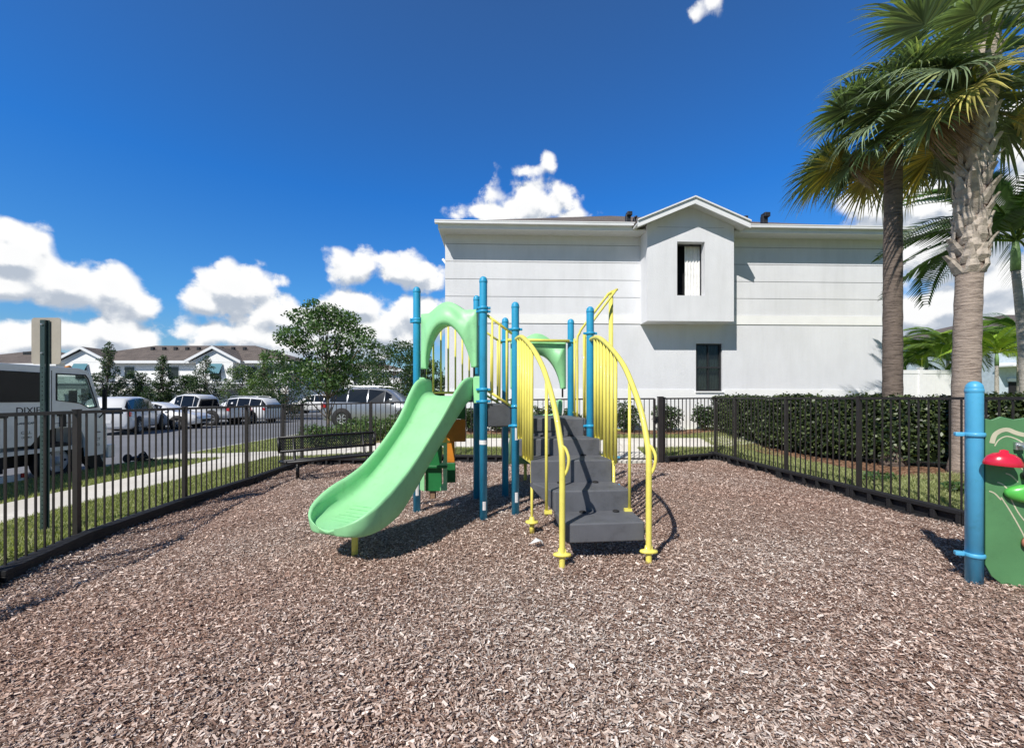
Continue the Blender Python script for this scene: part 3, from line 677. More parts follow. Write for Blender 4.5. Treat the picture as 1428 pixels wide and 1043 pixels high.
# slides
def slide(start, dirv, prof, wtop=0.29, post_s=None, name='slide'):
    """prof: (s, bed z, wall height, half width, lip)"""
    dirv = dirv.normalized(); lat = Vector((-dirv.y, dirv.x, 0))
    P = [(Vector((p[0], p[1], 0)), p) for p in prof]
    def interp(lst, n=7):
        out = []
        for i in range(len(lst) - 1):
            a = lst[max(i - 1, 0)]; b_ = lst[i]; c = lst[i + 1]; d_ = lst[min(i + 2, len(lst) - 1)]
            for k in range(n):
                t = k / n
                out.append([0.5 * ((2 * b_[j]) + (c[j] - a[j]) * t + (2 * a[j] - 5 * b_[j] + 4 * c[j] - d_[j]) * t * t + (3 * b_[j] - a[j] - 3 * c[j] + d_[j]) * t ** 3) for j in range(len(b_))])
        out.append(list(lst[-1])); return out
    S = interp(prof); vs = []; K = 0
    for i, (s, z, wh, hw, sk) in enumerate(S):
        a = S[max(i - 1, 0)]; c = S[min(i + 1, len(S) - 1)]
        T = Vector((c[0] - a[0], c[1] - a[1])).normalized(); nz = Vector((-T.y, T.x))   # in (s,z) plane, up normal
        if nz.y < 0: nz = -nz
        half = [(0.0, 0.0), (hw * 0.45, 0.002), (hw * 0.68, 0.012), (hw * 0.775, 0.028 * wh / 0.2 + .004), (hw * 0.825, wh * 0.30), (hw * 0.845, wh * 0.60), (hw * 0.86, wh * 0.86), (hw * 0.895, wh * 0.975), (hw * 0.955, wh), (hw * 0.99, wh * 0.96), (hw, wh * 0.82), (hw * 0.985, wh * 0.2), (hw * 0.95, -sk * 0.7), (hw * 0.86, -sk), (hw * 0.4, -sk * 1.02)]
        ring = [(-l, h) for l, h in reversed(half[1:])] + half + [(0, -sk * 1.02)]
        K = len(ring)
        for l, h in ring:
            ss_ = s + nz.x * h; zz = z + nz.y * h
            vs.append(Vector((start.x, start.y, 0)) + dirv * ss_ + lat * l + Vector((0, 0, zz)))
    n = len(S)
    fs = [(i * K + k, (i + 1) * K + k, (i + 1) * K + (k + 1) % K, i * K + (k + 1) % K) for i in range(n - 1) for k in range(K)]
    fs += [tuple(range(K)), tuple((n - 1) * K + k for k in reversed(range(K)))]
    b = MB(); b.add(vs, fs, True); o = b.build('slide_chute', M['slide'], play)
    for k in range(6):     # moulded drainage lines near the exit
        s_ = 1.44 + k * 0.055 - (0.25 if prof[-1][0] < 1.7 else 0); z_ = float(np.interp(s_, [p[0] for p in prof], [p[1] for p in prof]))
        p0 = start + dirv * s_
        b = MB().tube([Vector((p0.x, p0.y, z_ + 0.0005)) + lat * l for l in (-0.16 + 0.012 * (k % 3), 0.17 - 0.022 * k)], 0.0018, 6); b.build('groove', M['slide_dark'], o)
    if post_s:
        pp = start + dirv * post_s; zt = float(np.interp(post_s, [p[0] for p in prof], [p[1] for p in prof]))
        lg = MB().tube([(pp.x, pp.y, -0.1), (pp.x, pp.y, zt - 0.05)], 0.028, 16).build('slide_leg', M['yellow'], play)
    return o
mAB = (PA + PB) / 2; dS = Vector((-0.40, -0.916, 0))
slide(mAB + Vector((0.0, 0.06, 0)), dS, [(-0.05, 1.425, 0.21, 0.345, 0.06), (0.10, 1.415, 0.225, 0.345, 0.07), (0.24, 1.32, 0.205, 0.325, 0.08), (0.50, 1.07, 0.170, 0.292, 0.075), (0.80, 0.81, 0.165, 0.285, 0.075), (1.06, 0.60, 0.180, 0.298, 0.08),
                      (1.26, 0.475, 0.198, 0.322, 0.09), (1.42, 0.405, 0.205, 0.350, 0.09), (1.56, 0.365, 0.190, 0.356, 0.085), (1.67, 0.345, 0.160, 0.350, 0.08), (1.76, 0.335, 0.125, 0.325, 0.075), (1.82, 0.330, 0.090, 0.285, 0.065), (1.865, 0.325, 0.060, 0.225, 0.055), (1.89, 0.322, 0.035, 0.15, 0.045), (1.90, 0.32, 0.02, 0.09, 0.035)], post_s=1.58)
mGE = (PG + PE) / 2; dS2 = Vector((-0.11, 0.99, 0))
slide(mGE, dS2, [(-0.03, 1.16, 0.21, 0.345, 0.06), (0.12, 1.15, 0.225, 0.345, 0.07), (0.26, 1.05, 0.21, 0.335, 0.09), (0.55, 0.80, 0.18, 0.325, 0.10), (0.85, 0.55, 0.17, 0.325, 0.10),
                      (1.05, 0.43, 0.165, 0.335, 0.10), (1.22, 0.37, 0.150, 0.345, 0.09), (1.38, 0.345, 0.12, 0.345, 0.085), (1.50, 0.335, 0.08, 0.325, 0.075), (1.57, 0.325, 0.035, 0.285, 0.05), (1.59, 0.31, 0.008, 0.23, 0.03)], post_s=1.3)
for pp_, sg_ in ((PA, 1), (PB, -1)):
    q_ = pp_ + (mAB - pp_).normalized() * 0.085
    MB().box((-0.045, -0.012, 1.34), (0.045, 0.012, 1.655), Matrix.Translation(q_) @ Matrix.Rotation(math.atan2((PB - PA).y, (PB - PA).x), 4, 'Z')).build('slide_flange', M['slide'], play, bevel=0.006)
# play shop panels under the upper deck
sp = thing('play_shop_panel', 'dark green and orange play counter under the upper deck beside the slide', 'play panel', (-0.9, 5.6, 0))
def pbox(name, px0, px1, py0, py1, Y, t, m, rz=0.0, parent=None, bevel=0.008):
    x0, x1 = X(px0, Y), X(px1, Y); z1, z0 = Z(py0, Y), Z(py1, Y)
    mt = Matrix.Translation((x0, Y, 0)) @ Matrix.Rotation(rz, 4, 'Z')
    return MB().box((0, 0, z0), (x1 - x0, t, z1), mt).build(name, m, parent or sp, bevel=bevel)
pbox('counter_front', 593, 616, 621, 685, 5.42, 0.03, M['darkgreen'])
pbox('counter_shelf', 592, 623, 649, 653, 5.36, 0.07, M['darkgreen'])
b = MB(); w = [(0, 0), (0.055, 0), (0.055, 0.60), (-0.02, 0.60), (-0.02, 0.565), (0.012, 0.555), (0.015, 0.40), (0.0, 0.345), (-0.03, 0.34), (-0.03, 0.315), (0.005, 0.30), (0.012, 0.10), (-0.03, 0.04), (-0.03, 0)]
b.poly(w, t=0.03, mtx=Matrix.Translation((X(617, 5.38), 5.38, Z(684, 5.38)))); b.build('counter_bracket', M['slide'], sp)
b = MB(); b.poly([(0, 0), (0.06, -0.02), (0.06, 0.52), (0.05, 0.55), (0.0, 0.48), (-0.01, 0.30), (0.03, 0.22), (0.01, 0.1)], t=0.025, mtx=Matrix.Translation((X(585, 5.36), 5.36, 0.26))); b.build('counter_bracket', M['slide'], sp)
pbox('sign_board', 600, 649, 585, 616, 5.72, 0.025, M['orange'])
pbox('orange_column', 622, 634, 616, 645, 5.74, 0.025, M['orange'])
pbox('lower_column', 622, 635, 645.5, 673, 5.74, 0.03, M['darkgreen'])
pbox('upper_board', 612, 649, 562, 584, 5.76, 0.03, M['darkgreen'])
b = MB(); b.poly([(-0.07, 0), (-0.035, 0.03), (-0.012, 0.09), (0, 0.105), (0.014, 0.09), (0.03, 0.03), (0.075, 0)], t=0.04, mtx=Matrix.Translation((X(620, 5.36), 5.36, Z(617, 5.36)))); b.build('awning_peak', M['yellow'], sp)
b = MB(); b.poly([(0, 0), (0.13, -0.04), (0.13, 0.2), (0.1, 0.22)], t=0.03, mtx=Matrix.Translation((X(564, 5.55), 5.55, 0.26))); b.build('yellow_seat', M['yellow'], sp)
pbox('wood_foot', 599, 607, 684, 696, 5.45, 0.08, M['wood'])

# ------------------------------------------------------------------ free standing play panel on the right
bp_ = thing('bell_play_panel', 'green free standing activity panel with a red bell between light blue posts', 'play panel', (3.55, 3.3, 0))
p1 = Vector((3.545, 3.30, 0)); pd = Vector((1.0, -0.45, 0)).normalized(); p2 = p1 + pd * 1.22
for p in (p1, p2):
    r = 0.052
    prof = [(0.001, -0.2), (r, -0.2), (r, 1.475)] + [(r * math.cos(a), 1.475 + 0.055 * math.sin(a)) for a in [k * math.pi / 2 / 7 for k in range(1, 8)]]
    MB().lathe(prof, 32, Matrix.Translation(p)).lathe([(r + .0005, 1.44), (r + .003, 1.444), (r + .003, 1.466), (r + .0005, 1.470)], 32, Matrix.Translation(p)).build('post', M['blue2'], bp_)
    for z in (1.12, 0.20):
        clamp(p, z, bp_, 'blue2', -0.42, r)
        s = 1 if p is p1 else -1; MB().box((-s * .115, -0.022, z - .016), (-s * .06, 0.022, z + .016), Matrix.Translation((p.x, p.y, 0)) @ Matrix.Rotation(-0.42, 4, 'Z')).build('bracket', M['blue2'], bp_, bevel=0.008)
        MB().box((s * .06, -0.03, z - .02), (s * .125, 0.03, z + .02), Matrix.Translation((p.x, p.y, 0)) @ Matrix.Rotation(-0.42, 4, 'Z')).build('bracket', M['blue2'], bp_, bevel=0.008)
pm = Matrix.Translation(p1 + Vector((0, -0.035, 0))) @ Matrix.Rotation(math.atan2(pd.y, pd.x), 4, 'Z')
out_ = [(0.035, 0.14), (0.07, 0.06), (0.17, -0.03), (0.30, -0.06), (0.45, -0.06), (0.61, -0.035), (0.8, -0.02), (1.0, 0.02), (1.12, 0.08), (1.16, 0.14), (1.16, 1.24), (1.0, 1.255)] + \
       [(1.0 - 0.09 * k, 1.245 + 0.018 * math.cos(k * 1.6)) for k in range(1, 10)] + [(0.12, 1.262), (0.07, 1.235), (0.035, 1.245)]
pnl = MB().poly(out_, t=0.022, mtx=pm).build('board', M['panelgreen'], bp_, bevel=0.004)
def groove(pts, w=0.007, m='sand', nm='carved_line'):
    b = MB(); q = smooth_path([(x_, -0.0016, z_) for x_, z_ in pts], 6)
    vs = []
    for i, p in enumerate(q):
        t_ = (q[min(i + 1, len(q) - 1)] - q[max(i - 1, 0)]).normalized(); n_ = Vector((-t_.z, 0, t_.x)) * w / 2
        vs += [p + n_, p - n_]
    b.add(vs, [(2 * i, 2 * i + 1, 2 * i + 3, 2 * i + 2) for i in range(len(q) - 1)], False, pm); b.build(nm, M[m], pnl)
groove([(0.07, 1.06), (0.09, 1.13), (0.15, 1.165), (0.24, 1.13), (0.5, 1.09), (0.8, 1.12), (1.05, 1.06)], 0.03)
groove([(0.085, 1.04), (0.11, 1.09), (0.16, 1.115), (0.24, 1.07), (0.32, 0.98)], 0.008)
for k in range(4): groove([(0.055 + .045 * k, 0.70 + .07 * k), (0.085 + .045 * k, 0.685 + .07 * k), (0.12 + .045 * k, 0.64 + .07 * k)], 0.009)
groove([(0.12, 0.66), (0.17, 0.56), (0.23, 0.42), (0.25, 0.36)], 0.008); groove([(0.17, 0.66), (0.22, 0.54), (0.30, 0.42)], 0.008)
groove([(0.5, 0.3), (0.62, 0.6), (0.8, 0.7), (0.98, 0.5), (0.9, 0.25), (0.7, 0.15)], 0.012)
bm_ = pm @ Matrix.Translation((0.088, -0.09, 0.905)) @ Matrix.Rotation(R(4), 4, 'Y') @ Matrix.Scale(0.80, 4)
bell = MB().lathe([(0.132, 0.0), (0.138, 0.008), (0.132, 0.04), (0.110, 0.082), (0.072, 0.110), (0.034, 0.118), (0.030, 0.142), (0.0, 0.150)], 32, bm_ @ Matrix.Diagonal((1, 0.62, 1, 1))).build('bell', M['red'], bp_)
MB().lathe([(0.0, 0.004), (0.129, 0.004), (0.130, 0.0)], 32, bm_ @ Matrix.Diagonal((1, 0.62, 1, 1))).build('bell_mouth', M['dark'], bell)
MB().tube([(0.20, -0.01, 1.05), (0.21, -0.07, 1.05), (0.235, -0.10, 0.99), (0.24, -0.06, 0.93)], 0.013, 10, mtx=pm).box((0.185, -0.03, 1.02), (0.235, -0.002, 1.075), pm).build('bell_bracket', M['steel'], bp_)
MB().lathe([(0.001, 0), (0.16, 0.0), (0.175, 0.02), (0.165, 0.045), (0.10, 0.06), (0.0, 0.062)], 32, pm @ Matrix.Translation((0.30, -0.0, 0.70)) @ Matrix.Rotation(R(90), 4, 'X') @ Matrix.Diagonal((1, 0.42, 1, 1))).build('turning_knob', M['knobgreen'], bp_)
MB().lathe([(0.001, 0), (0.045, 0.0), (0.05, 0.03), (0.03, 0.06), (0.0, 0.065)], 24, pm @ Matrix.Translation((0.27, -0.0, 0.34)) @ Matrix.Rotation(R(90), 4, 'X')).build('round_button', M['salmon'], bp_)
MB().lathe([(0.001, 0), (0.03, 0.0), (0.03, 0.05), (0.02, 0.055), (0.0, 0.056)], 20, pm @ Matrix.Translation((0.25, -0.0, 0.83)) @ Matrix.Rotation(R(90), 4, 'X')).build('hub', M['black'], bp_)

# ------------------------------------------------------------------ bench
bA = Vector((-4.20, 7.75, 0)); bB = Vector((-2.88, 9.02, 0)); bd = (bB - bA).normalized(); bn = Vector((bd.y, -bd.x, 0)); BL = (bB - bA).length
bench = thing('park_bench', 'black metal mesh bench standing in the corner of the fence', 'bench', (bA + bB) / 2 + Vector((0, 0, -0.1)))
bmx = Matrix(((bd.x, bn.x, 0, bA.x), (bd.y, bn.y, 0, bA.y), (0, 0, 1, -0.10), (0, 0, 0, 1)))
def mesh_slab(name, x0, x1, f0, f1):
    """expanded-metal panel between corner functions f0 (lower/front edge) and f1, framed by tube"""
    b = MB(); n = 46; m_ = 5
    def pt(u, v): return Vector((x0 + (x1 - x0) * u, f0[0] + (f1[0] - f0[0]) * v, f0[1] + (f1[1] - f0[1]) * v))
    for i in range(-m_, n):
        for s in (0, 1):
            a_ = (i / n, 0 if s == 0 else 1); b_ = ((i + m_) / n, 1 if s == 0 else 0)
            u0, v0 = a_; u1, v1 = b_
            if u0 < 0: t = -u0 / (u1 - u0); u0 = 0; v0 = v0 + (v1 - v0) * t
            if u1 > 1: t = (1 - u0) / (u1 - u0); v1 = v0 + (v1 - v0) * t; u1 = 1
            b.bar(pt(u0, v0), pt(u1, v1), 0.010, 0.005, up=(0, 1, 0.3))
    b.v = [tuple(bmx @ Vector(v)) for v in b.v]
    c = [pt(0, 0), pt(1, 0), pt(1, 1), pt(0, 1), pt(0, 0)]
    for i in range(4): b.tube([bmx @ c[i], bmx @ c[i + 1]], 0.026, 10)
    return b.build(name, M['black'], bench)
mesh_slab('backrest', 0, BL, (0.02, 0.53), (-0.03, 0.78))
mesh_slab('seat', 0.0, BL, (0.46, 0.38), (0.06, 0.36))
for x in (0.25, BL - 0.25):
    MB().tube([bmx @ Vector(p) for p in ((x, 0.22, 0.0), (x, 0.22, 0.34))], 0.03, 12).tube([bmx @ Vector(p) for p in ((x, 0.45, 0.355), (x, 0.10, 0.345), (x, 0.04, 0.40), (x, -0.02, 0.76))], 0.022, 10).box((x - .06, 0.05, -.01), (x + .06, 0.40, 0.012), bmx).build('leg', M['black'], bench)

# ------------------------------------------------------------------ sign post by the left fence
sg = thing('road_sign', 'back of a tan metal sign on a dark green channel post outside the left fence', 'sign', (-5.22, 4.78, -0.1))
sx = -5.23
b = MB(); w_ = 0.165; z0, z1 = 1.78, 2.30; rr = 0.035
pts = []
for cx, cz, a0 in ((w_ - rr, z1 - rr, 0), (-w_ + rr, z1 - rr, 90), (-w_ + rr, z0 + rr, 180), (w_ - rr, z0 + rr, 270)):
    pts += [(cx + rr * math.cos(R(a0 + 15 * k)), cz + rr * math.sin(R(a0 + 15 * k))) for k in range(7)]
b.poly(pts, t=0.004, mtx=Matrix.Translation((sx, 4.83, 0)) @ Matrix.Rotation(0.0, 4, 'Z')); b.build('sign_plate', M['signback'], sg)
holes = [[(-0.006, z), (0.006, z), (0.006, z + 0.012), (-0.006, z + 0.012)] for z in np.arange(-0.05, 1.75, 0.0508 * 1.0)]
b = MB().poly([(-0.026, -0.35), (0.026, -0.35), (0.026, 2.27), (-0.026, 2.27)], holes, 0.004, Matrix.Translation((sx, 4.79, 0)))
b.box((-0.052, 0.026, -0.35), (-0.0265, 0.030, 2.27), Matrix.Translation((sx, 4.79, 0))).box((0.0265, 0.026, -0.35), (0.052, 0.030, 2.27), Matrix.Translation((sx, 4.79, 0)))
b.box((-0.0305, 0.0045, -0.35), (-0.0265, 0.0255, 2.27), Matrix.Translation((sx, 4.79, 0))).box((0.0265, 0.0045, -0.35), (0.0305, 0.0255, 2.27), Matrix.Translation((sx, 4.79, 0)))
b.build('channel_post', M['signpost'], sg)
for z in (1.9, 2.22): MB().tube([(sx, 4.775, z), (sx, 4.83, z)], 0.009, 8).build('bolt', M['steel'], sg)

# ------------------------------------------------------------------ leafy plants
def blob_points(n, centres, shell=0.5):
    """points spread through ellipsoids, denser toward their skins"""
    w = np.array([c[3] * c[4] * c[5] for c in centres]) ** 0.75; w /= w.sum()
    idx = rng.choice(len(centres), n, p=w); C = np.array(centres)[idx]
    d = unit(rng.normal(size=(n, 3))); r = rng.random((n, 1)) ** (1 / 3) * (1 - shell) + shell * rng.random((n, 1)) ** 0.2
    r = np.minimum(r, 1.0) * (1 + 0.12 * rng.normal(size=(n, 1)))
    return C[:, :3] + d * r * C[:, 3:6], d
def tree(name, label, x, y, z0, h, spread, nclump, nleaf, leaf, dark, light, cat='tree', conic=False, trunk_r=0.05, crown_from=0.3, group=None, seed=0, stake=False):
    rd = random.Random(seed); t = thing(name, label, cat, (x, y, z0), group=group)
    b = MB(); topz = h * 0.92; lean = Vector((rd.uniform(-.1, .1), rd.uniform(-.1, .1), 0))
    tp = [Vector((x, y, z0 - 0.05)) + lean * (k / 6) ** 1.5 * h * .5 + Vector((rd.uniform(-.02, .02), 0, topz * k / 6)) for k in range(7)]
    b.tube(tp, [trunk_r * (1 - 0.85 * k / 6) for k in range(7)], 9)
    cl = []
    for k in range(nclump):
        f = (k + 0.5) / nclump; zz = h * (crown_from + (1 - crown_from) * f)
        if conic: rad = spread * (1 - f) ** 0.8 * rd.uniform(0.2, 1.0) + 0.05
        else: rad = spread * math.sin(math.pi * (0.12 + 0.80 * f)) ** 0.8 * rd.uniform(0.30, 1.18)
        a = k * 2.4 + rd.uniform(-.5, .5)
        c = Vector((x + rad * math.cos(a), y + rad * math.sin(a), z0 + zz)) + lean * f * h * .4
        s0 = spread * rd.uniform(0.16, 0.34) * (0.85 * (1.15 - .7 * f) if conic else 1.0)
        cl.append((c.x, c.y, c.z, s0 * 1.25, s0 * 1.25, s0 * rd.uniform(.6, .9)))
        base = tp[min(5, max(1, int(6 * (crown_from * .7 + (1 - crown_from) * f * .8))))]
        b.tube(smooth_path([base, base.lerp(c, 0.5) + Vector((0, 0, -0.08 * rad)), c], 3), [max(.006, trunk_r * .45 * (1 - .75 * i / 6)) for i in range(7)], 6)
        for q in range(2):
            e = c + Vector((rd.uniform(-1, 1), rd.uniform(-1, 1), rd.uniform(-.3, 1))) * s0; b.tube([c, e], [.007, .003], 4, cap=False)
    b.build('trunk', M['bark'], t)
    P, d = blob_points(nleaf, cl, 0.35)
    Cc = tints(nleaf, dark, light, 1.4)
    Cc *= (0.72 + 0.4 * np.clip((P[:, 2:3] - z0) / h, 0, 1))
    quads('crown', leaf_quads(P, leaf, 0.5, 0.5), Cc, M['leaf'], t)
    return t
GD, GL = (0.022, 0.055, 0.014), (0.10, 0.19, 0.045)
tree('young_tree', 'young leafy tree with a thin trunk behind the bench', X(458, 14.0), 14.0, 0.1, 4.25, 1.38, 34, 9500, 0.115, (0.03, 0.07, 0.02), (0.14, 0.24, 0.07), crown_from=0.38, trunk_r=0.055, seed=3)
tree('broad_tree', 'low dark round tree behind the parked grey SUV', X(548, 27), 27, 0.2, 4.3, 3.0, 26, 9000, 0.17, (0.02, 0.05, 0.012), (0.075, 0.13, 0.035), crown_from=0.25, seed=5)
tree('broad_tree', 'rounded tree half hidden behind the slide hood post', X(615, 30), 30, 0.2, 3.6, 2.6, 18, 6000, 0.18, (0.02, 0.05, 0.012), (0.08, 0.14, 0.035), crown_from=0.2, seed=6)
for i, (px, Y, h, s, con, lab) in enumerate([(148, 36, 6.3, 1.7, True, 'slim pointed tree rising above the truck cab'), (190, 38, 3.8, 1.5, False, 'short bushy tree just right of the truck cab'), (226, 36, 5.1, 1.7, True, 'pointed tree behind the white sedan'), (283, 37, 5.2, 2.1, True, 'dark pointed tree before the gable with the teal shutter'),
                                             (336, 36, 4.3, 1.9, False, 'round light green tree before the porch of the far house'), (368, 34, 5.1, 2.3, True, 'bright green tree at the right end of the far house'), (398, 33, 4.4, 2.3, False, 'leafy tree beside the young tree behind the bench'), (256, 39, 3.6, 1.5, False, 'small shrubby tree between two pointed trees')]):
    tree('street_tree', lab, X(px, Y), Y, -0.2, h, s * 0.85, 75 if con else 44, 7000, 0.14, (0.02, 0.05, 0.015) if i != 5 else (0.05, 0.11, 0.015), (0.09, 0.14, 0.05) if i not in (4, 5) else (0.17, 0.25, 0.06), conic=con, crown_from=0.12, group='trees across the car park', seed=20 + i)

def shrub(label, x, y, w, h, n=1500, leaf=0.05, dep=None, dark=(0.015, 0.035, 0.012), light=(0.085, 0.14, 0.04), group='shrubs planted along the grey house', up=0.6, z=None, core=0.62):
    z0 = g(x, y) if z is None else z; t = thing('shrub', label, 'shrub', (x, y, z0), group=group); dep = dep or w * 0.4; rd = random.Random(int(x * 100))
    cl = [(x + rd.uniform(-.35, .35) * w, y + rd.uniform(-.3, .3) * dep, z0 + h * rd.uniform(.3, .72), w * rd.uniform(.17, .30), dep * rd.uniform(.4, .7), h * rd.uniform(.22, .34)) for k in range(9)]
    cl.append((x, y, z0 + h * .42, w * .36, dep * .7, h * .38))
    P, d = blob_points(n, cl, 0.5)
    P[:, 2] = np.maximum(P[:, 2], z0 + 0.03)
    quads('foliage', leaf_quads(P, leaf, 0.55, -0.3), tints(n, dark, light, 1.5), M['leaf'], t)
    b = MB()
    for k in range(7):
        a = k * 0.9; b.tube([(x + .05 * math.cos(a), y + .05 * math.sin(a), z0 - .03), (x + w * .22 * math.cos(a), y + dep * .3 * math.sin(a), z0 + h * .7)], [.012, .004], 5)
    b.build('stems', M['bark'], t)
for px0, px1, ytop, lab in ((738, 775, 561, 'dark shrub seen between the stair guards'), (640, 672, 562, 'dark shrub left of the tall blue post'), (676, 712, 566, 'dark shrub under the sloping barrier'), (780, 812, 566, 'dark shrub behind the top stair'), (852, 906, 557, 'rounded dark shrub left of the gate post'),
                            (912, 955, 560, 'loose shrub just right of the gate post'), (966, 1000, 560, 'shrub at the corner where the fences meet'), (600, 634, 566, 'low shrub behind the play counter')):
    Y = 12.65; xc = X((px0 + px1) / 2, Y); w = (px1 - px0) / F * Y; shrub(lab, xc, Y, w, Z(ytop, Y) - g(xc, Y), 1500, 0.075)
for k, (x, y, w) in enumerate(((-5.75, 12.75, 1.1), (-4.85, 12.7, 1.1), (-3.9, 12.7, 1.1), (-3.0, 12.6, 1.0))):
    shrub(['bright low shrub nearest the road, behind the bench', 'low shrub second from the road, behind the bench', 'low shrub third from the road, behind the bench', 'low shrub fourth from the road, beside the slide'][k], x, y, w, 0.80, 1800, 0.07, 0.8, (0.03, 0.07, 0.018), (0.14, 0.22, 0.06), 'low shrubs behind the bench')
for k, (x, y) in enumerate(((6.2, 5.9), (6.6, 5.2), (5.9, 6.9))):
    shrub(['small weedy plant by the near fence, front one', 'small weedy plant near the play panel post', 'small weedy plant below the hedge'][k], x, y, 0.5, 0.18, 260, 0.06, 0.4, (0.04, 0.09, 0.03), (0.16, 0.24, 0.08), 'small weedy plants under the palm')

def hedge():
    line = [(5.75, 12.4), (6.0, 10.9), (6.25, 9.6), (6.50, 8.45), (6.85, 7.75), (7.5, 7.45), (8.4, 7.2), (9.3, 6.8), (10.5, 6.0), (12.0, 4.8)]
    h = thing('hedge', 'long clipped dark green hedge behind the right hand fence', 'hedge', (6.25, 9.6, 0.2))
    P = np.array(line); seg = np.linalg.norm(np.diff(P, axis=0), axis=1); cum = np.concatenate([[0], np.cumsum(seg)])
    def pos(s): return np.stack([np.interp(s, cum, P[:, 0]), np.interp(s, cum, P[:, 1])], 1)
    def nrm(s):
        a = pos(np.clip(s - .3, 0, cum[-1])); b_ = pos(np.clip(s + .3, 0, cum[-1])); d = unit(b_ - a); return np.stack([-d[:, 1], d[:, 0]], 1) * np.array([1, 1])
    th = 1.0
    top = lambda s: 1.40 + 0.035 * np.sin(s * 3.1) + 0.03 * np.sin(s * 7.7 + 1)
    # near-black core, the hedge's inner shade put into its colour
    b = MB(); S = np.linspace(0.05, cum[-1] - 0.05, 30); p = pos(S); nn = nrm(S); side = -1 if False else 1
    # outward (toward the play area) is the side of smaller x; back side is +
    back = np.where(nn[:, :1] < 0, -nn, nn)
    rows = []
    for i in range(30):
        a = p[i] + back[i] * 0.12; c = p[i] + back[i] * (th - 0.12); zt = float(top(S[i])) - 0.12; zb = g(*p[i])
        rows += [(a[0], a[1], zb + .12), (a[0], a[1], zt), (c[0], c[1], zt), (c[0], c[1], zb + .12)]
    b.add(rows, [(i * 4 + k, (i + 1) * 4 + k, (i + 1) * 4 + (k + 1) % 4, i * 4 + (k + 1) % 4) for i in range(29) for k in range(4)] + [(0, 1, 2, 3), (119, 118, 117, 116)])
    b.build('shade_core', M['hedgecore'], h)
    n = 30000; s = rng.random(n) ** 1.15 * cum[-1]; p = pos(s); nn = nrm(s); back = np.where(nn[:, :1] < 0, -nn, nn)
    zb = np.array([g(a, c) for a, c in p]); zt = top(s)
    face = rng.random(n)
    depth = np.where(face < .72, rng.normal(0.05, 0.05, n), rng.uniform(0, th, n)); depth = depth + 0.05 * np.sin(s * 5) * (face < .72)
    zz = np.where(face < .72, zb + 0.10 + (zt - zb - 0.10) * rng.random(n) ** 0.85, zt + rng.normal(-0.02, 0.035, n))
    keep = ~((face < .72) & (zz < zb + 0.3) & (rng.random(n) < .6))
    Q = np.stack([p[:, 0] + back[:, 0] * depth, p[:, 1] + back[:, 1] * depth, zz], 1)
    out = np.where((face < .72)[:, None], np.stack([-back[:, 0], -back[:, 1], np.full(n, .5)], 1), np.array([0, 0, 1.0]))
    Q, out = Q[keep], out[keep]
    C = tints(len(Q), (0.016, 0.032, 0.010), (0.145, 0.19, 0.06), 2.3)
    quads('foliage', leaf_quads(Q, 0.072, 0.6, -0.2, out, 0.75), C, M['leaf'], h)
hedge()

# ------------------------------------------------------------------ palms
def fan_frond(seed, R_=1.0, dead=False):
    """costapalmate leaf, stalk along +x from the origin; returns quads, colours"""
    rd = np.random.default_rng(seed); Q = []; C = []
    pl = 0.95 * R_; m_ = 10
    def stalk(t): return np.array([pl * t, 0, 0.10 * math.sin(t * 2.6) - 0.22 * t * t * (1.5 if dead else 1)])
    for i in range(m_):
        a = stalk(i / m_); c = stalk((i + 1) / m_); w = 0.022 * (1 - .5 * i / m_)
        for (o1, o2) in ((np.array([0, w, 0]), np.array([0, -w, 0])), (np.array([0, 0, w * .7]), np.array([0, 0, -w * .7]))):
            Q.append([a + o1, c + o1, c + o2, a + o2]); C.append((0.20, 0.26, 0.08) if not dead else (0.28, 0.17, 0.08))
    hub = stalk(1.0); nseg = 52
    for k in range(nseg):
        f = (k + .5) / nseg * 2 - 1; th = f * (1.25 if dead else 2.15) + rd.normal(0, .03)
        L = R_ * (0.98 - 0.28 * abs(f)) * rd.uniform(.88, 1.06); d = np.array([math.cos(th), math.sin(th), 0.0])
        s = np.array([-math.sin(th), math.cos(th), 0.0]); tilt = 0.42 * abs(math.sin(th)) - 0.12
        hub2 = hub + np.array([0.16 * max(0, math.cos(th)), 0, -0.03])
        drp = rd.uniform(.12, .45) if not dead else rd.uniform(1.3, 1.9); prev = None
        pts = []
        for j in range(6):
            t = j / 5; dz = tilt * L * t * (1 - .25 * t) - drp * L * max(0, t - .42) ** 1.7 * 1.6 - (0.7 * L * t if dead else 0)
            shrink = 1 - (0.5 * t * t if dead else 0.18 * max(0, t - .5))
            pts.append(hub2 + d * L * t * shrink + np.array([0, 0, dz]))
        ws = [0.011, 0.024, 0.021, 0.014, 0.007, 0.001]
        fold = 0.35
        cc = np.array((0.20, 0.26, 0.16)) * rd.uniform(.55, 1.45) if not dead else np.array((0.30, 0.19, 0.10)) * rd.uniform(.5, 1.2)
        if not dead and rd.random() < .12: cc = np.array((0.38, 0.42, 0.20))
        for j in range(5):
            a, c = pts[j], pts[j + 1]; u = np.array([0, 0, fold])
            Q.append([a + s * ws[j], c + s * ws[j + 1], c + u * ws[j + 1], a + u * ws[j]]); C.append(cc)
            Q.append([a + u * ws[j], c + u * ws[j + 1], c - s * ws[j + 1], a - s * ws[j]]); C.append(cc * .9)
    return np.array(Q, np.float32), np.array(C, np.float32)
FRm = [(fan_frond(100 + k)) for k in range(6)]; FRd = [fan_frond(200 + k, 0.8, True) for k in range(3)]
def rotm(az, el, roll):
    return np.array((Matrix.Rotation(az, 3, 'Z') @ Matrix.Rotation(-el, 3, 'Y') @ Matrix.Rotation(roll, 3, 'X')))
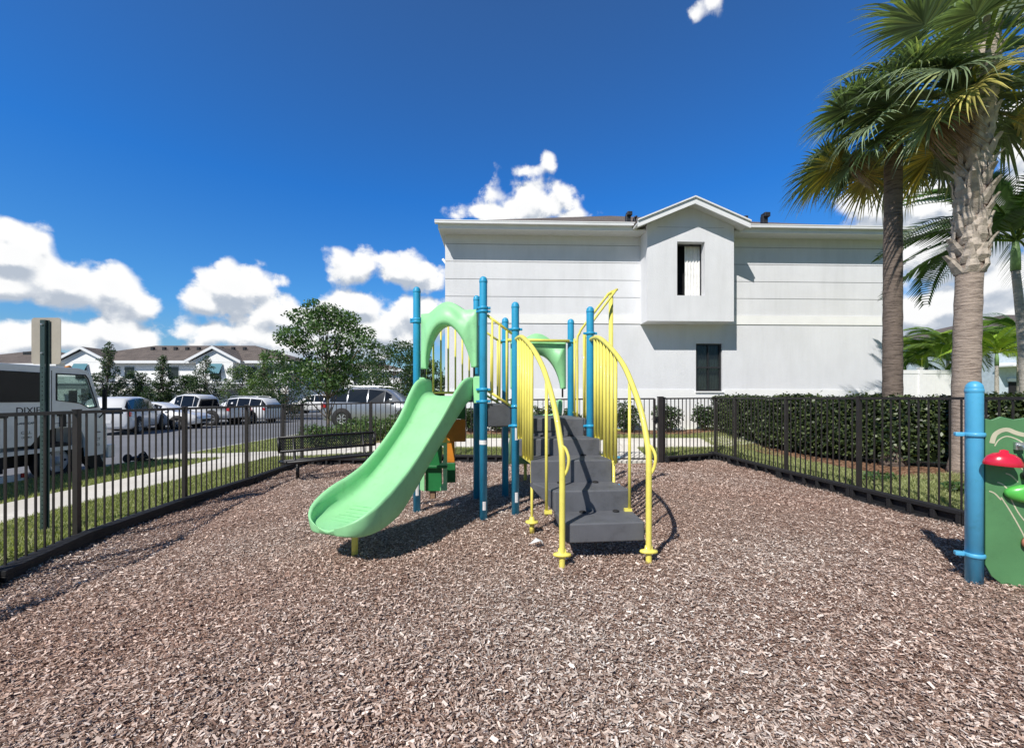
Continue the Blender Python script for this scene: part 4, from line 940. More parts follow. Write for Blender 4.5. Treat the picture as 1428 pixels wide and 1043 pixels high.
def fan_palm(label, x, y, h, tr, lean, seed, nf=40, booted=0.0, scale=1.0, dead=5, elmax=78, elmin=42, bark='palmtrunk', daz=2.6):
    rd = random.Random(seed); z0 = g(x, y); t = thing('fan_palm', label, 'palm tree', (x, y, z0))
    n = 40; b = MB(); pts = []; rs = []
    for k in range(n + 1):
        f = k / n; pts.append(Vector((x + lean[0] * f * f, y + lean[1] * f * f, z0 - 0.05 + h * f))); rs.append(tr * (1.35 if k == 0 else 1.18 if k == 1 else 1.07 if k < 4 else 1.0) * (1 - .16 * f) * (1 + .025 * math.sin(k * 2.3)))
    b.tube(pts, rs, 26); b.build('trunk', M[bark], t)
    top = pts[-1]
    if booted:
        k = 0; zs = h * (1 - booted)
        while zs < h + 0.35:
            f = min(1.0, zs / h); c = Vector((x + lean[0] * f * f, y + lean[1] * f * f, z0 + zs))
            m_ = 6
            for q in range(m_):
                a = (q + (k % 2) * .5) * 2 * math.pi / m_ + rd.uniform(-.12, .12); o = Vector((math.cos(a), math.sin(a), 0)); s = Vector((-o.y, o.x, 0)); rr = tr * (1 - .15 * f)
                L = rd.uniform(.26, .36); w = rd.uniform(.10, .13); sk = rd.uniform(-.10, .10); fl = 0.035 + rd.uniform(0, .05) + (0.09 if rd.random() < .2 else 0) + 0.03 * f
                b = MB(); base = c + o * (rr * .90)
                # wedge shaped leaf base: broad at the trunk, splitting and flaring outward at the tip
                secs = [(0, w, 0.0, .02), (.35, w * .85, .045, .035), (.7, w * .60, fl * .55, .03), (1.0, w * .42, fl, .022)]
                vs = []
                for tt, ww, oo, th in secs:
                    p = base + Vector((0, 0, L * tt)) + o * oo + s * sk * tt
                    vs += [p - s * ww, p - s * ww * .5 + o * th, p + s * ww * .5 + o * th, p + s * ww, p - o * .01]
                fs = [(i * 5 + j, (i + 1) * 5 + j, (i + 1) * 5 + (j + 1) % 5, i * 5 + (j + 1) % 5) for i in range(3) for j in range(5)] + [(4, 3, 2, 1, 0), (15, 16, 17, 18, 19)]
                b.add(vs, fs, False); 
                if k == 0 and q == 0: acc = MB()
                acc.add(b.v, b.f, False)
            zs += 0.155; k += 1
        acc.build('leaf_bases', M['boot'], t)
    for k in range(nf):
        f = (k + .5) / nf; el = R(elmax) * (1 - f) ** 0.9 - R(elmin) * f; az = k * 2.399 + rd.uniform(-.2, .2)
        if f > .60 and math.cos(az + math.pi / 2) > .6: continue
        if f < .45 and math.cos(az - 1.75) > .5: continue
        Q, C = FRm[k % 6]; mtx = rotm(az, el, rd.uniform(-.5, .5)); sc_ = scale * rd.uniform(.85, 1.1) * (0.85 if f < .1 else 1)
        V = (Q.reshape(-1, 3) * sc_) @ mtx.T
        # gravity: outer parts hang down
        r = np.linalg.norm(V[:, :2], axis=1); V[:, 2] -= 0.10 * np.maximum(0, r - .6) ** 2 * (1 + f)
        V += np.array(top + Vector((math.cos(az) * .12, math.sin(az) * .12, .28 * (1 - f) - .05)))
        cc = C * rd.uniform(.9, 1.45) * np.array([1, 1, 1 - .1 * f])
        if f > .82 and rd.random() < .5: cc = cc * np.array([2.0, 1.35, .7])
        quads('frond', V.reshape(-1, 4, 3), cc, M['palmleaf'], t)
    for k in range(dead):
        az = daz + k * 0.30 + rd.uniform(-.1, .1); Q, C = FRd[k % 3]; V = (Q.reshape(-1, 3) * scale * rd.uniform(.6, .75)) @ rotm(az, -R(38), rd.uniform(-.3, .3)).T + np.array(top + Vector((math.cos(az) * .3, math.sin(az) * .3, -.05)))
        quads('dead_frond', V.reshape(-1, 4, 3), C, M['palmleaf'], t)
    return top
tp1 = fan_palm('thick trunked fan palm with criss-cross leaf bases, in front of the hedge', 7.48, 7.1, 6.70, 0.182, (0.27, 0.0), 11, nf=62, booted=0.51, scale=1.10, dead=2, elmin=44, daz=2.95)
tp2 = fan_palm('slim shaded fan palm standing behind the hedge, left of the thick one', 7.03, 7.95, 6.50, 0.155, (0.02, 0.0), 12, nf=52, booted=0.0, scale=0.92, dead=2, elmax=22, elmin=46, bark='shadedpalmtrunk', daz=2.5)

def feather_frond(seed, L=2.0):
    rd = np.random.default_rng(seed); Q = []; C = []; m_ = 26; 
    def sp_(t): return np.array([L * (t - .18 * t * t), 0, L * (0.42 * t - 0.85 * t * t)])
    for i in range(m_):
        a = sp_(i / m_); c = sp_((i + 1) / m_); w = 0.022 * (1 - .8 * i / m_); o = np.array([0, w, 0]); u = np.array([0, 0, w])
        Q += [[a + o, c + o, c - o, a - o], [a + u, c + u, c - u, a - u]]; C += [(0.22, 0.28, 0.08)] * 2
        if i < 3: continue
        for q in (0, .5):
            f = (i + q) / m_; p = sp_(f)
            for s in (-1, 1):
                ll = L * .30 * math.sin(math.pi * (.12 + .80 * f)) * rd.uniform(.85, 1.1); dv = np.array([.62, s * .75, 0.05]); dv /= np.linalg.norm(dv)
                pts = [p, p + dv * ll * .5 + np.array([0, 0, .02]), p + dv * ll + np.array([0, 0, -.38 * ll])]; ws = (.016, .024, .003); al = np.array([.6, -.2 * s, .35])
                cc = np.array((0.10, 0.17, 0.04)) * rd.uniform(.7, 1.4)
                for j in range(2): Q.append([pts[j] + al * ws[j], pts[j + 1] + al * ws[j + 1], pts[j + 1] - al * ws[j + 1], pts[j] - al * ws[j]]); C.append(cc)
    return np.array(Q, np.float32), np.array(C, np.float32)
FF = [feather_frond(300 + k) for k in range(4)]
def feather_palm(label, x, y, h, tr, L, nf, seed, tint=(1, 1, 1), lean=(0, 0), group='feathery palms by the neighbouring house'):
    rd = random.Random(seed); z0 = g(x, y); t = thing('feather_palm', label, 'palm tree', (x, y, z0), group=group)
    n = 14; pts = [Vector((x + lean[0] * (k / n) ** 2, y + lean[1] * (k / n) ** 2, z0 - .05 + h * k / n)) for k in range(n + 1)]
    MB().tube(pts, [tr * (1.3 if k == 0 else 1 - .3 * k / n) for k in range(n + 1)], 14).build('trunk', M['thintrunk'], t)
    top = pts[-1]; MB().tube([top, top + Vector((0, 0, .3 * L / 2)), top + Vector((0, 0, .6 * L / 2))], [tr * .85, tr * .8, tr * .35], 12).build('crownshaft', M['crownshaft'], t)
    for k in range(nf):
        az = k * 2.399 + rd.uniform(-.2, .2); el = R(62) * (1 - k / nf) - R(14) * k / nf; Q, C = FF[k % 4]
        V = (Q.reshape(-1, 3) * L / 2) @ rotm(az, el, rd.uniform(-.4, .4)).T + np.array(top + Vector((0, 0, .5 * L / 2)))
        quads('frond', V.reshape(-1, 4, 3), C * np.array(tint) * rd.uniform(.8, 1.2), M['palmleaf'], t)
feather_palm('small bright feathery palm behind the white vinyl fence', X(1292, 17.5), 17.5, 2.1, .07, 1.7, 16, 31, (2.0, 1.8, .9))
feather_palm('small feathery palm just left of the thick palm trunk', X(1322, 16.5), 16.5, 2.3, .07, 1.7, 16, 32, (1.3, 1.3, .9))
feather_palm('feathery palm right of the thick trunk, in front of the pale blue house', X(1390, 15), 15, 2.0, .07, 1.7, 16, 33, (2.0, 1.8, .8))
feather_palm('feathery palm before the doorway of the pale blue house', X(1421, 15.5), 15.5, 2.75, .075, 1.5, 14, 34, (1.2, 1.3, .9))
feather_palm('tall feathery palm at the right edge with drooping dark fronds', X(1432, 9.5), 9.5, 4.1, .10, 2.6, 18, 35, (.75, .85, .8), (-0.25, 0))
feather_palm('small feathery palm growing low behind the hedge', X(1262, 19), 19, 1.9, .07, 1.6, 13, 36, (1.1, 1.2, .8))

# ------------------------------------------------------------------ grey stucco house
TH = 0.035; HO = Vector((-2.02, 13.0, 0)); U = Vector((math.cos(TH), math.sin(TH), 0)); Vv = Vector((-math.sin(TH), math.cos(TH), 0))
HM = Matrix(((U.x, Vv.x, 0, HO.x), (U.y, Vv.y, 0, HO.y), (0, 0, 1, 0), (0, 0, 0, 1)))
def hu(px, v=0.0):
    """distance along the facade where the ray through px meets the plane v"""
    o = HO + Vv * v; a = (px - HX) / F
    # (o.x+u*U.x) = a*(o.y+u*U.y)
    return (a * o.y - o.x) / (U.x - a * U.y)
def hz(py, u, v=0.0):
    p = HO + U * u + Vv * v; return CZ + (HY - py) / F * p.y
HW = hu(1233); house = thing('grey_house', 'two storey pale grey stucco house with a projecting gabled bay', 'house', (HO.x, HO.y, 0.45))
DEP = 14.2; Zb = 0.2; WT = 6.42
w0, w1 = hu(970.5), hu(1007); zw0, zw1 = hz(545.5, w0), hz(479, w0)
b = MB()
b.box((0, 0, Zb), (w0, 0.3, 3.66), HM).box((w1, 0, Zb), (HW, 0.3, 3.66), HM).box((w0, 0, Zb), (w1, 0.3, zw0), HM).box((w0, 0, zw1), (w1, 0.3, 3.66), HM)
b.box((0, 0.02, 3.66), (HW, 0.3, WT), HM)
b.box((0, 0.3, Zb), (0.3, DEP, WT), HM).box((HW - 0.3, 0.3, Zb), (HW, DEP, WT), HM).box((0.3, DEP - .3, Zb), (HW - .3, DEP, WT), HM)
b.build('wall', M['stucco'], house)
bl, br_ = hu(902.6, -0.62), hu(1023.5, -0.62)
b = MB(); zs = [3.95, 4.475, 5.00, 5.53, 6.06, WT]
for i in range(5):
    for a, c in ((0.0, bl), (br_, HW)):
        b.box((a, 0.0, zs[i] + (0.009 if i else 0.002)), (c, 0.0195, zs[i + 1] - 0.009), HM)
b.build('wall_course', M['stucco'], house)
b = MB()
for z_ in zs[:5]:
    for a, c in ((0.002, bl), (br_, HW - .002)): b.box((a, 0.010, z_ - 0.0085 if z_ > 4 else z_ - .004), (c, 0.0192, z_ + 0.0085 if z_ > 4 else z_ + .0015), HM)
b.build('siding_groove', M['groove'], house)
MB().box((-0.012, -0.022, 3.672), (bl, 0.019, 3.945), HM).box((br_, -0.022, 3.672), (HW + .012, 0.019, 3.945), HM).build('white_band', M['stucco2'], house)
b = MB().box((-0.01, -0.02, Zb), (w0 - .06, -0.001, 1.66), HM).box((w1 + .06, -0.02, Zb), (HW + .01, -0.001, 1.66), HM).box((w0 - .06, -0.02, Zb), (w1 + .06, -0.001, zw0 - 0.01), HM)
b.build('white_base', M['stucco2'], house)
# lower window
def sash(u0, u1, z0, z1, v, nm='window', blinds=True, dark_left=False):
    fr = MB(); t = 0.045
    fr.box((u0, v, z0), (u0 + t, v + .07, z1), HM).box((u1 - t, v, z0), (u1, v + .07, z1), HM).box((u0 + t, v, z0), (u1 - t, v + .07, z0 + t), HM).box((u0 + t, v, z1 - t), (u1 - t, v + .07, z1), HM)
    zm = (z0 + z1) / 2; fr.box((u0 + t, v - .01, zm - .025), (u1 - t, v + .05, zm + .025), HM)
    um = (u0 + u1) / 2; fr.box((um - .012, v + .005, z0 + t), (um + .012, v + .045, zm - .025), HM).box((um - .012, v + .005, zm + .025), (um + .012, v + .045, z1 - t), HM)
    w = fr.build(nm, M['bronzeframe'], house)
    MB().box((u0 + t, v + .055, z0 + t), (u1 - t, v + .06, z1 - t), HM).build('pane', glass('lower_window_glass', (0.02, 0.023, 0.028), 0.05, 0.45), w)
    if blinds:
        b = MB(); n = 40; vs = []
        for i in range(n + 1):
            u = u0 + (u1 - u0) * i / n; vv = v + .16 + .03 * math.sin(i * 1.5)
            vs += [(u, vv, z0 + .02), (u, vv, z1)]
        b.add(vs, [(2 * i, 2 * i + 2, 2 * i + 3, 2 * i + 1) for i in range(n)], True, HM); b.build('curtain', M['curtain'], w)
    return w
sash(w0 + .005, w1 - .005, zw0 + .005, zw1 - .005, 0.05)
MB().box((w0 - .03, -0.06, zw0 - 0.045), (w1 + .03, 0.05, zw0 - 0.0), HM).build('window_sill', M['stucco2'], house)
# bay
bv = -0.62; bz = 3.655; peak_u = hu(970, bv); eL = bl - 0.0; apex = 7.05; slope = 0.46
ro0, ro1 = hu(944.3, bv), hu(983, bv); rz0, rz1 = hz(412, ro0, bv), hz(337, ro0, bv)
og = -1.02; gl, gr = hu(889.5, og), hu(1047, og); gpk = hu(969.5, og); zpk = hz(273.5, gpk, og)
def gz(u): return zpk - abs(u - gpk) * (zpk - hz(306, gl, og)) / (gpk - gl)
eave_z = lambda u: gz(u) - 0.085
peak_u = gpk
b = MB().poly([(bl, bz), (br_, bz), (br_, eave_z(br_)), (peak_u, eave_z(peak_u)), (bl, eave_z(bl))], [[(ro0, rz0), (ro1, rz0), (ro1, rz1), (ro0, rz1)]], 0.22, HM @ Matrix.Translation((0, bv, 0)))
b.box((bl, bv + .22, bz), (bl + .15, -0.0, eave_z(bl)), HM).box((br_ - .15, bv + .22, bz), (br_, -0.0, eave_z(br_)), HM).box((bl + .15, bv + .22, bz), (br_ - .15, 0.0, bz + .1), HM)
bay = b.build('bay_wall', M['stucco'], house)
MB().box((bl + .3, bv - .002, hz(317.3, peak_u, bv) - .004), (br_ - .3, bv + .001, hz(317.3, peak_u, bv) + .004), HM).build('bay_groove', M['groove'], house)
MB().box((ro0 - .1, bv + .6, rz0 - .1), (ro1 + .1, bv + .64, rz1 + .1), HM).build('room_shade', M['dark'], bay)
b = MB(); vs = []; n = 30; c0 = hu(955.5, bv + .3)
for i in range(n + 1):
    u = c0 + (ro1 + .03 - c0) * i / n; vv = bv + .34 + .045 * abs(math.sin(i * .55)); vs += [(u, vv, rz0 - .02), (u, vv, rz1 + .02)]
b.add(vs, [(2 * i, 2 * i + 2, 2 * i + 3, 2 * i + 1) for i in range(n)], True, HM); b.build('curtain', M['curtain'], bay)
b = MB(); t = .035
b.box((ro0 - .01, bv + .225, rz0 - .01), (ro0 + t, bv + .27, rz1), HM).box((ro0 + t, bv + .225, rz1 - t - .01), (ro1, bv + .27, rz1 + .02), HM)
b.build('window', M['bronzeframe'], bay)
# gable roof of the bay: barge boards, soffit, shingles
for (ua, ub) in ((gl, gpk), (gr, gpk)):
    def strip(v0, v1, dz0, dz1, nm, m):
        vs = [(ua, v0, gz(ua) + dz0), (ub, v0, gz(ub) + dz0), (ub, v0, gz(ub) + dz1), (ua, v0, gz(ua) + dz1), (ua, v1, gz(ua) + dz0), (ub, v1, gz(ub) + dz0), (ub, v1, gz(ub) + dz1), (ua, v1, gz(ua) + dz1)]
        MB().add(vs, [(0, 3, 2, 1), (4, 5, 6, 7), (0, 1, 5, 4), (1, 2, 6, 5), (2, 3, 7, 6), (3, 0, 4, 7)], False, HM).build(nm, m, house)
    strip(og, og + .03, -0.21, -0.045, 'barge_board', M['trim'])
    strip(og - .045, og + .02, -0.040, 0.0, 'barge_board', M['trim'])
    strip(og + .0305, 2.2, -0.12, -0.07, 'gable_soffit', M['soffit'])
    strip(og + .0205, 3.0, -0.0395, 0.012, 'bay_roof', M['shingle'])
# main roof
ov = 0.55; ez = 6.50; hs = 0.458; r0, r1 = hu(606, -.67) + .08, hu(1271, -.6); v0, v1 = -ov, DEP + ov; half = (v1 - v0) / 2
def roofpt(u, v, z): return (u, v, z)
b = MB(); rz_ = ez + half * hs; rr_ = min(half, (r1 - r0) / 2 - .05)
vs = [(r0, v0, ez), (r1, v0, ez), (r1, v1, ez), (r0, v1, ez), (r0 + rr_, v0 + half, rz_), (r1 - rr_, v0 + half, rz_)]
b.add(vs, [(0, 1, 5, 4), (2, 3, 4, 5), (1, 2, 5), (3, 0, 4), (3, 2, 1, 0)], False, HM); b.build('roof', M['shingle'], house)
for ua, ub in ((r0, gl + .12), (gr - .05, r1)):
    MB().box((ua, v0 - .0, ez - .19), (ub, v0 + .03, ez - .004), HM).build('fascia', M['trim'], house)
for ua, ub in ((r0, r0 + .03), (r1 - .03, r1)):
    MB().box((ua, v0 + .0305, ez - .19), (ub, v1, ez - .004), HM).build('fascia', M['trim'], house)
for ua, ub in ((r0 - .08, gl + .10), (gr - .03, r1 + .06)):
    MB().box((ua, v0 - .12, ez - .075), (ub, v0 - .001, ez - .0), HM).box((ua, v0 - .13, ez - .012), (ub, v0 - .1201, ez + .012), HM).build('gutter', M['trim'], house)
MB().box((r0 + .03, v0 + .03, ez - .17), (r1 - .03, -0.001, ez - .13), HM).box((r0 + .03, 0.0, ez - .17), (-0.001, v1, ez - .13), HM).box((HW + .001, 0, ez - .17), (r1 - .03, v1, ez - .13), HM).build('soffit', M['soffit'], house)
MB().tube([HM @ Vector((-0.35, 2.2, ez - .2)), HM @ Vector((-0.12, 2.2, ez - .5)), HM @ Vector((-0.06, 2.2, ez - .9)), HM @ Vector((-0.06, 2.2, 0.4))], 0.045, 8).build('downpipe', M['trim'], house)
for px, py, s in ((876, 300, 1), (885, 303, .5), (1037, 301, .7), (1066, 304, 1.15)):
    v = 1.2; u = hu(px, v); z = hz(py + 8, u, v); zr = ez + (v - v0) * hs
    b = MB().box((u - .09 * s, v - .08, zr - .05), (u + .07 * s, v + .08, zr + .22 * s), HM).box((u - .07 * s, v - .16, zr + .16 * s), (u + .10 * s, v + .09, zr + .29 * s), HM); b.build('roof_vent', M['bronzeframe'], house, bevel=.02)

# ------------------------------------------------------------------ far houses
def far_house(label, x0, x1, Y, ez_, ridge, dep, gables, windows, porch=True, zg=-0.26, hip=6.0, doors=()):
    h = thing('townhouse', label, 'house', (x0, Y, zg), group='white townhouses across the road')
    MB().box((x0, Y, zg), (x1, Y + dep, ez_ - .1)).build('wall', M['stucco2'], h)
    o = .6; hd = dep / 2
    b = MB(); vs = [(x0 - o, Y - o, ez_), (x1 + o, Y - o, ez_), (x1 + o, Y + dep + o, ez_), (x0 - o, Y + dep + o, ez_), (x0 + hip, Y + hd, ridge), (x1 - hip, Y + hd, ridge)]
    b.add(vs, [(0, 1, 5, 4), (1, 2, 5), (2, 3, 4, 5), (3, 0, 4), (3, 2, 1, 0)]); b.build('roof', M['shingle'], h)
    MB().box((x0 - o, Y - o - .03, ez_ - .28), (x1 + o, Y - o, ez_ - .003)).build('fascia', M['trim'], h)
    for gx, gw, gh in gables:
        b = MB(); b.poly([(gx - gw, ez_ - .2), (gx + gw, ez_ - .2), (gx, ez_ + gh)], (), .3, Matrix.Translation((0, Y - .9, 0))); b.box((gx - gw * .72, Y - .88, 2.8), (gx + gw * .72, Y - .001, ez_ - .201)); b.build('gable_wall', M['stucco2'], h)
        for s in (-1, 1):
            b = MB(); a = Vector((gx + s * (gw + .25), Y - 1.3, ez_ - .35)); c = Vector((gx, Y - 1.3, ez_ + gh + .05))
            b.add([a, c, c + Vector((0, 0, .28)), a + Vector((0, 0, .28)), a + Vector((0, .12, 0)), c + Vector((0, .12, 0)), c + Vector((0, .12, .28)), a + Vector((0, .12, .28))], [(0, 3, 2, 1), (4, 5, 6, 7), (0, 1, 5, 4), (1, 2, 6, 5), (2, 3, 7, 6), (3, 0, 4, 7)]); b.build('barge_board', M['trim'], h)
            MB().add([a + Vector((0, .13, .26)), c + Vector((0, .13, .26)), c + Vector((0, 5.2, .26)), a + Vector((0, 5.2, .26))], [(0, 1, 2, 3)]).build('gable_roof', M['shingle'], h)
    for wx, ww, wz0, wz1, sh in windows:
        fy = Y - .93 if sh else Y - .03
        w = MB().box((wx - ww / 2, fy, wz0), (wx + ww / 2, fy + .04, wz1)).build('window', M['trim'], h)
        MB().box((wx - ww / 2 + .08, fy - .02, wz0 + .08), (wx + ww / 2 - .08, fy - .001, wz1 - .08)).build('pane', M['glass'], w)
        if sh:
            b = MB(); b.add([(wx - ww / 2 - .1, fy - .03, wz1 + .1), (wx + ww / 2 + .1, fy - .03, wz1 + .1), (wx + ww / 2 + .1, fy - .6, wz0 + .65), (wx - ww / 2 - .1, fy - .6, wz0 + .65)], [(0, 1, 2, 3)]); b.build('shutter', M['teal'], h)
    if porch:
        MB().box((x0 + .3, Y - 1.4, 2.35), (x1 - .3, Y - .95, 2.85)).build('porch_beam', M['greycolumn'], h)
        MB().box((x0 + .2, Y - 1.5, 2.86), (x1 - .2, Y - .95, 3.0)).build('porch_roof', M['trim'], h)
        n = int((x1 - x0) / 3.2)
        for k in range(n + 1):
            x = x0 + .5 + (x1 - x0 - 1) * k / n; MB().box((x - .2, Y - 1.4, zg), (x + .2, Y - 1.0, 2.34)).build('porch_column', M['trim'], h)
        for k in range(n):
            x = x0 + .5 + (x1 - x0 - 1) * (k + .5) / n; MB().box((x - .8, Y - .05, zg), (x + .8, Y - .001, 2.2)).build('door', M['greycolumn'] if k % 2 else M['bronzeframe'], h)
    for k in range(9):
        x = x0 + hip + 1 + (x1 - x0 - 2 * hip) * k / 9; 
        yy = Y + hd * .62; zr = ez_ + (ridge - ez_) * (hd * .62 + o) / (hd + o)
        MB().box((x, yy, zr - .05), (x + .3, yy + .3, zr + .38)).build('roof_vent', M['bronzeframe'], h)
Y = 46
far_house('white townhouse with brown hipped roof and teal shutter, behind the parked cars', X(78, Y), X(402, Y), Y, 5.35, 7.6, 10, [(X(298, Y - 1), 2.7, 1.15), (X(115, Y - 1), 2.7, 1.1)],
          [(X(300, Y - 1), 1.3, 3.3, 4.9, True), (X(112, Y - 1), 1.3, 3.3, 4.9, True), (X(242, Y), 1.3, 3.4, 4.8, False), (X(181, Y), 1.2, 3.4, 4.8, False), (X(352, Y), 1.2, 3.4, 4.8, False), (X(372, Y), 1.6, 3.4, 4.8, False)], hip=6.5)
far_house('dark roofed townhouse cut by the left edge of the picture', X(-150, Y), X(45, Y), Y + 3, 5.3, 7.3, 10, [], [(X(20, Y), 1.3, 3.4, 4.8, False)], hip=6)
far_house('white two storey townhouse behind the young tree', X(436, 56), X(560, 56), 56, 5.1, 6.3, 9, [], [(X(458, 56), 2.4, 1.2, 2.8, False), (X(500, 56), 1.4, 3.2, 4.5, False)], porch=False, hip=4)
gw_ = thing('grey_house', 'low grey garage wing between the far trees, left of the young tree', 'house', (X(395, 50), 50, -.2))
MB().box((X(384, 50), 50, -.26), (X(424, 50), 57, 2.9)).build('wall', M['greycolumn'], gw_)
MB().add([(X(380, 50), 49.5, 2.9), (X(428, 50), 49.5, 2.9), (X(428, 50), 57, 4.1), (X(380, 50), 57, 4.1)], [(0, 1, 2, 3)]).build('roof', M['shingle'], gw_)

# neighbour at the far right and the vinyl fence
nb = thing('blue_house', 'pale blue grey house partly seen at the right edge behind palms', 'house', (X(1395, 24), 24, .5))
x0 = X(1392, 24); x1 = x0 + 12
MB().box((x0, 24, 0), (x1, 34, 5.2)).build('wall', mat('pale_blue_stucco', (0.52, 0.60, 0.66), .9), nb)
b = MB(); b.add([(x0 - .6, 23.4, 5.2), (x1, 23.4, 5.2), (x1, 35, 5.2), (x0 - .6, 35, 5.2), (x0 + 6, 29, 7.0), (x1 - 3, 29, 7.0)], [(0, 1, 5, 4), (1, 2, 5), (2, 3, 4, 5), (3, 0, 4), (3, 2, 1, 0)]); b.build('roof', M['shingle'], nb)
MB().box((x0 - .05, 23.9, 3.2), (x1, 23.99, 3.35)).build('band', M['trim'], nb)
dw = MB().box((X(1406, 24), 23.93, .3), (X(1424, 24), 23.995, 2.3)).build('door', M['dark'], nb)
MB().box((X(1404, 24), 23.9, 2.31), (X(1427, 24), 23.99, 2.5)).build('lintel', M['trim'], nb)
MB().box((x0 + 2.4, 23.2, .4), (x0 + 2.7, 23.5, 3.1)).box((x0 - .2, 23.1, 3.11), (x0 + 8, 23.98, 3.19)).build('porch', M['trim'], nb)
vf = thing('vinyl_fence', 'tall white vinyl privacy fence behind the hedge', 'fence', (X(1240, 16), 16, .4))
xs_ = [X(1236, 16), X(1283, 16), X(1331, 16)]
for i in range(3):
    MB().box((xs_[i] - .06, 15.94, .3), (xs_[i] + .06, 16.06, 2.50)).box((xs_[i] - .075, 15.925, 2.50), (xs_[i] + .075, 16.075, 2.53)).build('post', M['vinyl'], vf)
for i in range(2):
    b = MB().box((xs_[i] + .06, 15.97, 2.30), (xs_[i + 1] - .06, 16.03, 2.44)).box((xs_[i] + .06, 15.97, .35), (xs_[i + 1] - .06, 16.03, .5))
    n = 7
    for k in range(n): a = xs_[i] + .06 + (xs_[i + 1] - xs_[i] - .12) * k / n; b.box((a + .002, 15.985, .5), (a + (xs_[i + 1] - xs_[i] - .12) / n - .002, 16.015, 2.30))
    b.build('panel', M['vinyl'], vf)
tk = thing('palm_stump', 'bare brown palm trunk standing beside the white vinyl fence', 'palm trunk', (X(1338, 15), 15, .4))
MB().tube([(X(1337, 15), 15, .3), (X(1337, 15), 15, 1.4), (X(1338, 15), 15, 2.55)], [.15, .13, .13], 14).build('trunk', M['palmtrunk'], tk)

# ------------------------------------------------------------------ cars
def wheel(parent, x, y, r, w, side, spokes=6):
    mt = Matrix.Translation((x, y, r)) @ Matrix.Rotation(R(90) * -side, 4, 'X')
    wh = MB().lathe([(r * .60, -w / 2), (r * .94, -w / 2), (r, -w / 2 + .03), (r, w / 2 - .03), (r * .94, w / 2), (r * .62, w / 2), (r * .60, w / 2 - .02)], 28, mt).build('wheel', M['rubber'], parent)
    b = MB().lathe([(r * .61, -w / 2 + .01), (r * .61, w / 2 - .015), (r * .55, w / 2 - .02), (r * .53, w / 2 - .05)], 28, mt)
    for k in range(spokes):
        m2 = mt @ Matrix.Rotation(2 * math.pi * k / spokes, 4, 'Z'); b.box((r * .08, -r * .07, w / 2 - .045), (r * .56, r * .07, w / 2 - .02), m2)
    b.lathe([(r * .16, w / 2 - .05), (r * .15, w / 2 - .005), (0.001, w / 2)], 14, mt); b.build('rim', M['rim'], wh)
    MB().lathe([(r * .53, w / 2 - .06), (0.001, w / 2 - .06)], 20, mt).build('brake_disc', M['dark'], wh)
KIND = {  # x, bottom, belt, roof, half width, roof half width
 'sedan': (4.7, [(-2.35, .35, .80, .80, .70, .62), (-2.28, .28, .95, .96, .82, .70), (-1.75, .22, 1.00, 1.02, .89, .72), (-1.15, .20, .98, 1.36, .90, .60), (-.55, .20, .96, 1.44, .90, .60), (.15, .20, .94, 1.42, .90, .60), (.55, .20, .93, 1.30, .90, .60), (1.15, .21, .93, .94, .89, .72), (1.85, .24, .84, .85, .86, .66), (2.25, .28, .70, .72, .76, .58), (2.35, .35, .58, .60, .62, .5)], .33),
 'suv': (4.7, [(-2.35, .40, .95, .96, .78, .70), (-2.30, .30, 1.05, 1.30, .88, .68), (-2.0, .26, 1.08, 1.62, .92, .66), (-1.2, .25, 1.06, 1.70, .93, .67), (-.3, .25, 1.04, 1.72, .93, .67), (.45, .25, 1.02, 1.64, .93, .66), (.75, .25, 1.02, 1.45, .93, .68), (1.20, .26, 1.02, 1.06, .92, .76), (1.9, .28, .96, .97, .90, .70), (2.25, .32, .82, .84, .82, .62), (2.35, .40, .66, .68, .70, .55)], .37),
 'pickup': (5.7, [(-2.85, .55, 1.05, 1.06, .90, .86), (-2.83, .45, 1.08, 1.09, .95, .90), (-.80, .42, 1.10, 1.11, .96, .90), (-.78, .40, 1.12, 1.70, .96, .70), (-.5, .40, 1.12, 1.86, .96, .70), (.3, .40, 1.12, 1.89, .96, .70), (.75, .40, 1.12, 1.80, .96, .70), (1.35, .42, 1.13, 1.15, .96, .84), (2.2, .42, 1.08, 1.10, .95, .82), (2.75, .45, .98, 1.0, .90, .76), (2.85, .55, .8, .82, .8, .7)], .42)}
